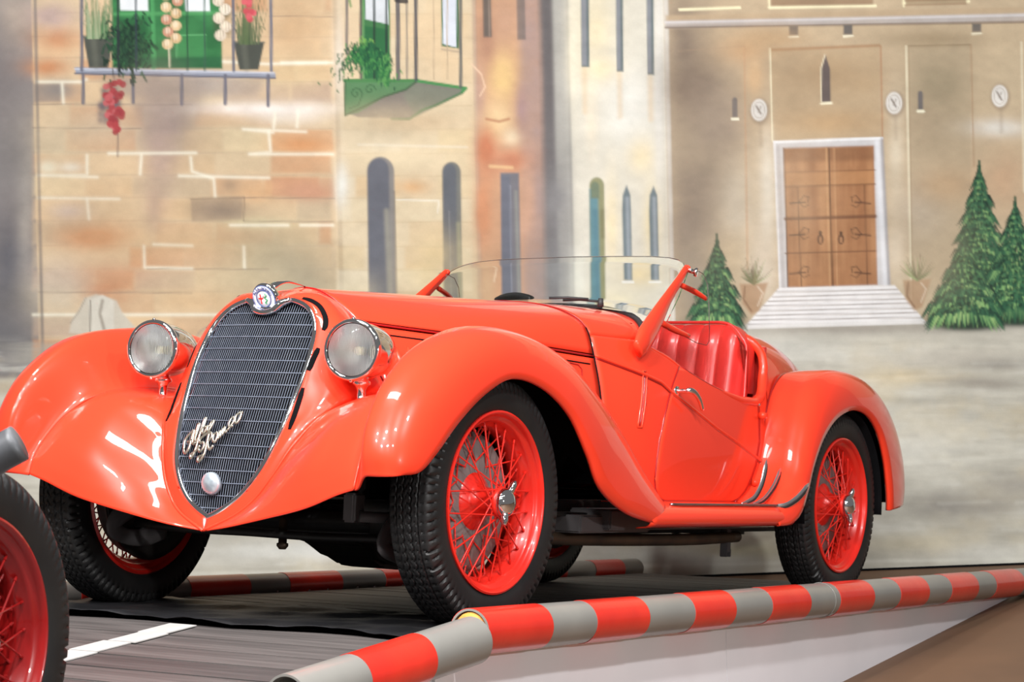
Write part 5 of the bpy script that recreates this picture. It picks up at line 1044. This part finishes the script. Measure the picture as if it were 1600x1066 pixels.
# ---- underside
def blk(name, boxes, m, bev=.006):
    bm = bm_new()
    for c, s_, *r in boxes: bx(bm, c, s_, r[0] if r else None, bev)
    return bm_link(name, bm, m, car)
RX = lambda a: Matrix.Rotation(radians(a), 3, 'X'); RY = lambda a: Matrix.Rotation(radians(a), 3, 'Y'); RZ = lambda a: Matrix.Rotation(radians(a), 3, 'Z')
for s in (-1, 1):
    blk('chassis_rail', [((1.35, s * .42, .315), (3.0, .06, .12))], UNDER)
    blk('sill_box', [((1.55, s * .56, .315), (1.30, .16, .07)), ((1.0, s * .55, .30), (.5, .12, .06))], UNDG)
    tube('exhaust_pipe' if s < 0 else 'brake_pipe', [(.55, s * .50, .26), (.9, s * .52, .245), (1.7, s * .52, .235), (2.2, s * .5, .24)], .022, BRASS, car, n=12, smooth=20)
    blk('jack_bracket', [((2.10, s * .50, .225), (.035, .03, .09)), ((2.085, s * .50, .178), (.008, .03, .03)), ((2.118, s * .50, .178), (.008, .03, .03))], UNDG, .002)
    ta = tube('trailing_arm', [(.0, s * .52, .36), (-.14, s * .52, .33), (-.26, s * .52, .25), (-.20, s * .52, .215), (-.10, s * .52, .21), (.0, s * .53, .23)], [.05, .045, .028, .026, .03, .03], UNDG, car, n=12, smooth=30, flat=.4, ups=(0, 1, 0))
    link('spring_cylinder', lathe('spring_cylinder', [(.001, -.10), (.05, -.10), (.055, -.09), (.055, .02), (.062, .03), (.062, .07), (.055, .08), (.04, .10), (.001, .10)], 28, 'y'), UNDER, car, loc=(-.10, s * .43, .345))
    link('king_pin', lathe('king_pin', [(.001, -.13), (.022, -.13), (.028, -.115), (.028, -.06), (.04, -.05), (.04, .06), (.024, .07), (.001, .08)], 20, 'z'), BRASS, car, loc=(-.03, s * .545, .36))
    blk('bump_stop', [((-.02, s * .38, .40), (.14, .16, .10))], UNDER); blk('shackle', [((-.16, s * .50, .40), (.05, .04, .10))], UNDER); blk('chassis_bracket', [((.32, s * .44, .40), (.14, .1, .2))], UNDER)
bm = bm_new(); pf = [(-.12, .30), (.02, .235), (.13, .215), (.20, .175), (.27, .142), (.36, .132), (.62, .130), (.70, .165), (.78, .24), (.80, .36), (-.12, .36)]
va = [bm.verts.new((x, -.20 + (.03 if z < .2 else 0), z)) for x, z in pf]; vb = [bm.verts.new((x, .06 - (.03 if z < .2 else 0), z)) for x, z in pf]
bm.faces.new(va); bm.faces.new(vb[::-1])
for k in range(len(pf)): bm.faces.new((va[k], va[(k + 1) % len(pf)], vb[(k + 1) % len(pf)], vb[k]))
bmesh.ops.recalc_face_normals(bm, faces=bm.faces); bmesh.ops.bevel(bm, geom=list(bm.edges), offset=.014, segments=2, affect='EDGES'); bm_link('engine_sump', bm, UNDER, car)
blk('gearbox', [((1.1, 0, .29), (.7, .26, .14)), ((1.6, 0, .28), (.5, .12, .10)), ((2.4, 0, .30), (.3, .8, .12))], UNDER, .02)
blk('undertray', [((1.6, -.1, .265), (1.9, .5, .02)), ((.3, 0, .47), (.8, .78, .02)), ((2.6, 0, .44), (1.5, .95, .02)), ((1.2, 0, .33), (1.0, 1.10, .012))], UNDER, .002)
blk('floor_ribs', [((.95 + k * .055, -.30 + .02 * (k % 3), .236 - .006 * (k % 2)), (.03, .16, .03)) for k in range(13)], UNDER, .004)
for s in (-1, 1):
    blk('damper_bracket', [((-.30, s * .44, .345), (.06, .04, .085))], UNDG, .006)
    tube('damper_arm', [(-.30, s * .46, .32), (-.22, s * .50, .318), (-.12, s * .53, .33)], .017, UNDG, car, n=10)
tube('steering_rod', [(-.17, -.50, .255), (-.22, -.25, .250), (-.23, 0, .252), (-.22, .25, .250), (-.17, .50, .255)], .013, UNDER, car, n=10, smooth=20)
tube('front_crossmember', [(-.10, -.40, .30), (-.14, 0, .295), (-.10, .40, .30)], .034, UNDER, car, n=12, smooth=12)
tube('anti_roll_bar', [(.04, -.34, .275), (-.02, -.30, .265), (-.06, -.1, .262), (-.06, .20, .262)], .012, BLKR, car, n=8, smooth=12)
link('steering_drop_arm', lathe('steering_drop_arm', [(.001, -.05), (.010, -.05), (.018, -.04), (.018, -.032), (.013, -.03), (.013, .04), (.001, .05)], 12, 'z'), BRASS, car, loc=(-.20, -.11, .255))
tube('rear_axle', [(WX, -.60, .375), (WX, .60, .375)], .045, UNDER, car, n=14)
link('differential', lathe('differential', [(.001, -.12), (.08, -.10), (.13, -.04), (.14, 0), (.13, .04), (.08, .10), (.001, .12)], 28, 'y'), UNDER, car, loc=(WX, 0, .36))
tube('front_axle_shaft', [(0, -.62, .3745), (0, -.40, .3745)], .03, UNDER, car, n=12); tube('front_axle_shaft', [(0, .62, .3745), (0, .40, .3745)], .03, UNDER, car, n=12)
blk('fuel_tank', [((3.1, 0, .42), (.5, .7, .16))], UNDER, .02)

# ================================================================== corner of the other car
a21 = radians(21.3); ax_ = Vector((sin(a21), cos(a21), 0)); bx_ = Vector((-cos(a21), sin(a21), 0))
M2 = Matrix.Identity(4)
for i in range(3): M2[i][0] = ax_[i]; M2[i][1] = bx_[i]; M2[i][2] = (0, 0, 1)[i]
M2 = Matrix.Translation(Vector((-1.0303, 3.9006, .5340)) + bx_ * .065) @ M2
other = empty('racing_car', M2, 'dark red car at left edge, only its wire wheel and grey pipe showing', 'car')
WD2 = mk_wheel_data(DRED)
w2 = place_wheel(other, Matrix.Translation((0, 0, .341)) @ Matrix.Rotation(radians(4), 4, 'Y') @ Matrix.Scale(.9, 4), WD2, radians(100))
me = lathe('brake_drum', [(.001, -.03), (.12, -.03), (.165, -.022), (.175, .0), (.175, .055), (.001, .066)], 48)
link('brake_drum', me, UNDER, other, loc=(0, .08, .341))
Mi = M2.inverted()
pp = [Vector(v) for v in ((-.857, 3.589, 1.279), (-.905, 3.587, 1.254), (-.985, 3.58, 1.205), (-1.12, 3.57, 1.12), (-1.35, 3.62, 1.02))]
pt = [(Mi @ v)[:] for v in pp]
me = tubemesh('exhaust_pipe', pt, .033, n=24, smooth=20); ep = link('exhaust_pipe', me, PIPEG, other); ep['label'] = 'dark grey pipe stub'
bm = bm_new(); bmesh.ops.create_uvsphere(bm, u_segments=20, v_segments=12, radius=1, matrix=Matrix.Translation(Mi @ Vector((-.945, 3.591, 1.335))) @ Matrix.Diagonal((.045, .06, .018, 1))); bm_link('body_edge', bm, DRED, other, smooth=True)
bm = bm_new(); bx(bm, (.0, .42, .42), (1.3, .5, .34), bev=.08); bm_link('body_shell', bm, DRED, other, smooth=False)
tube('axle', [(0, .05, .341), (0, .6, .341)], .03, UNDER, other, n=12)
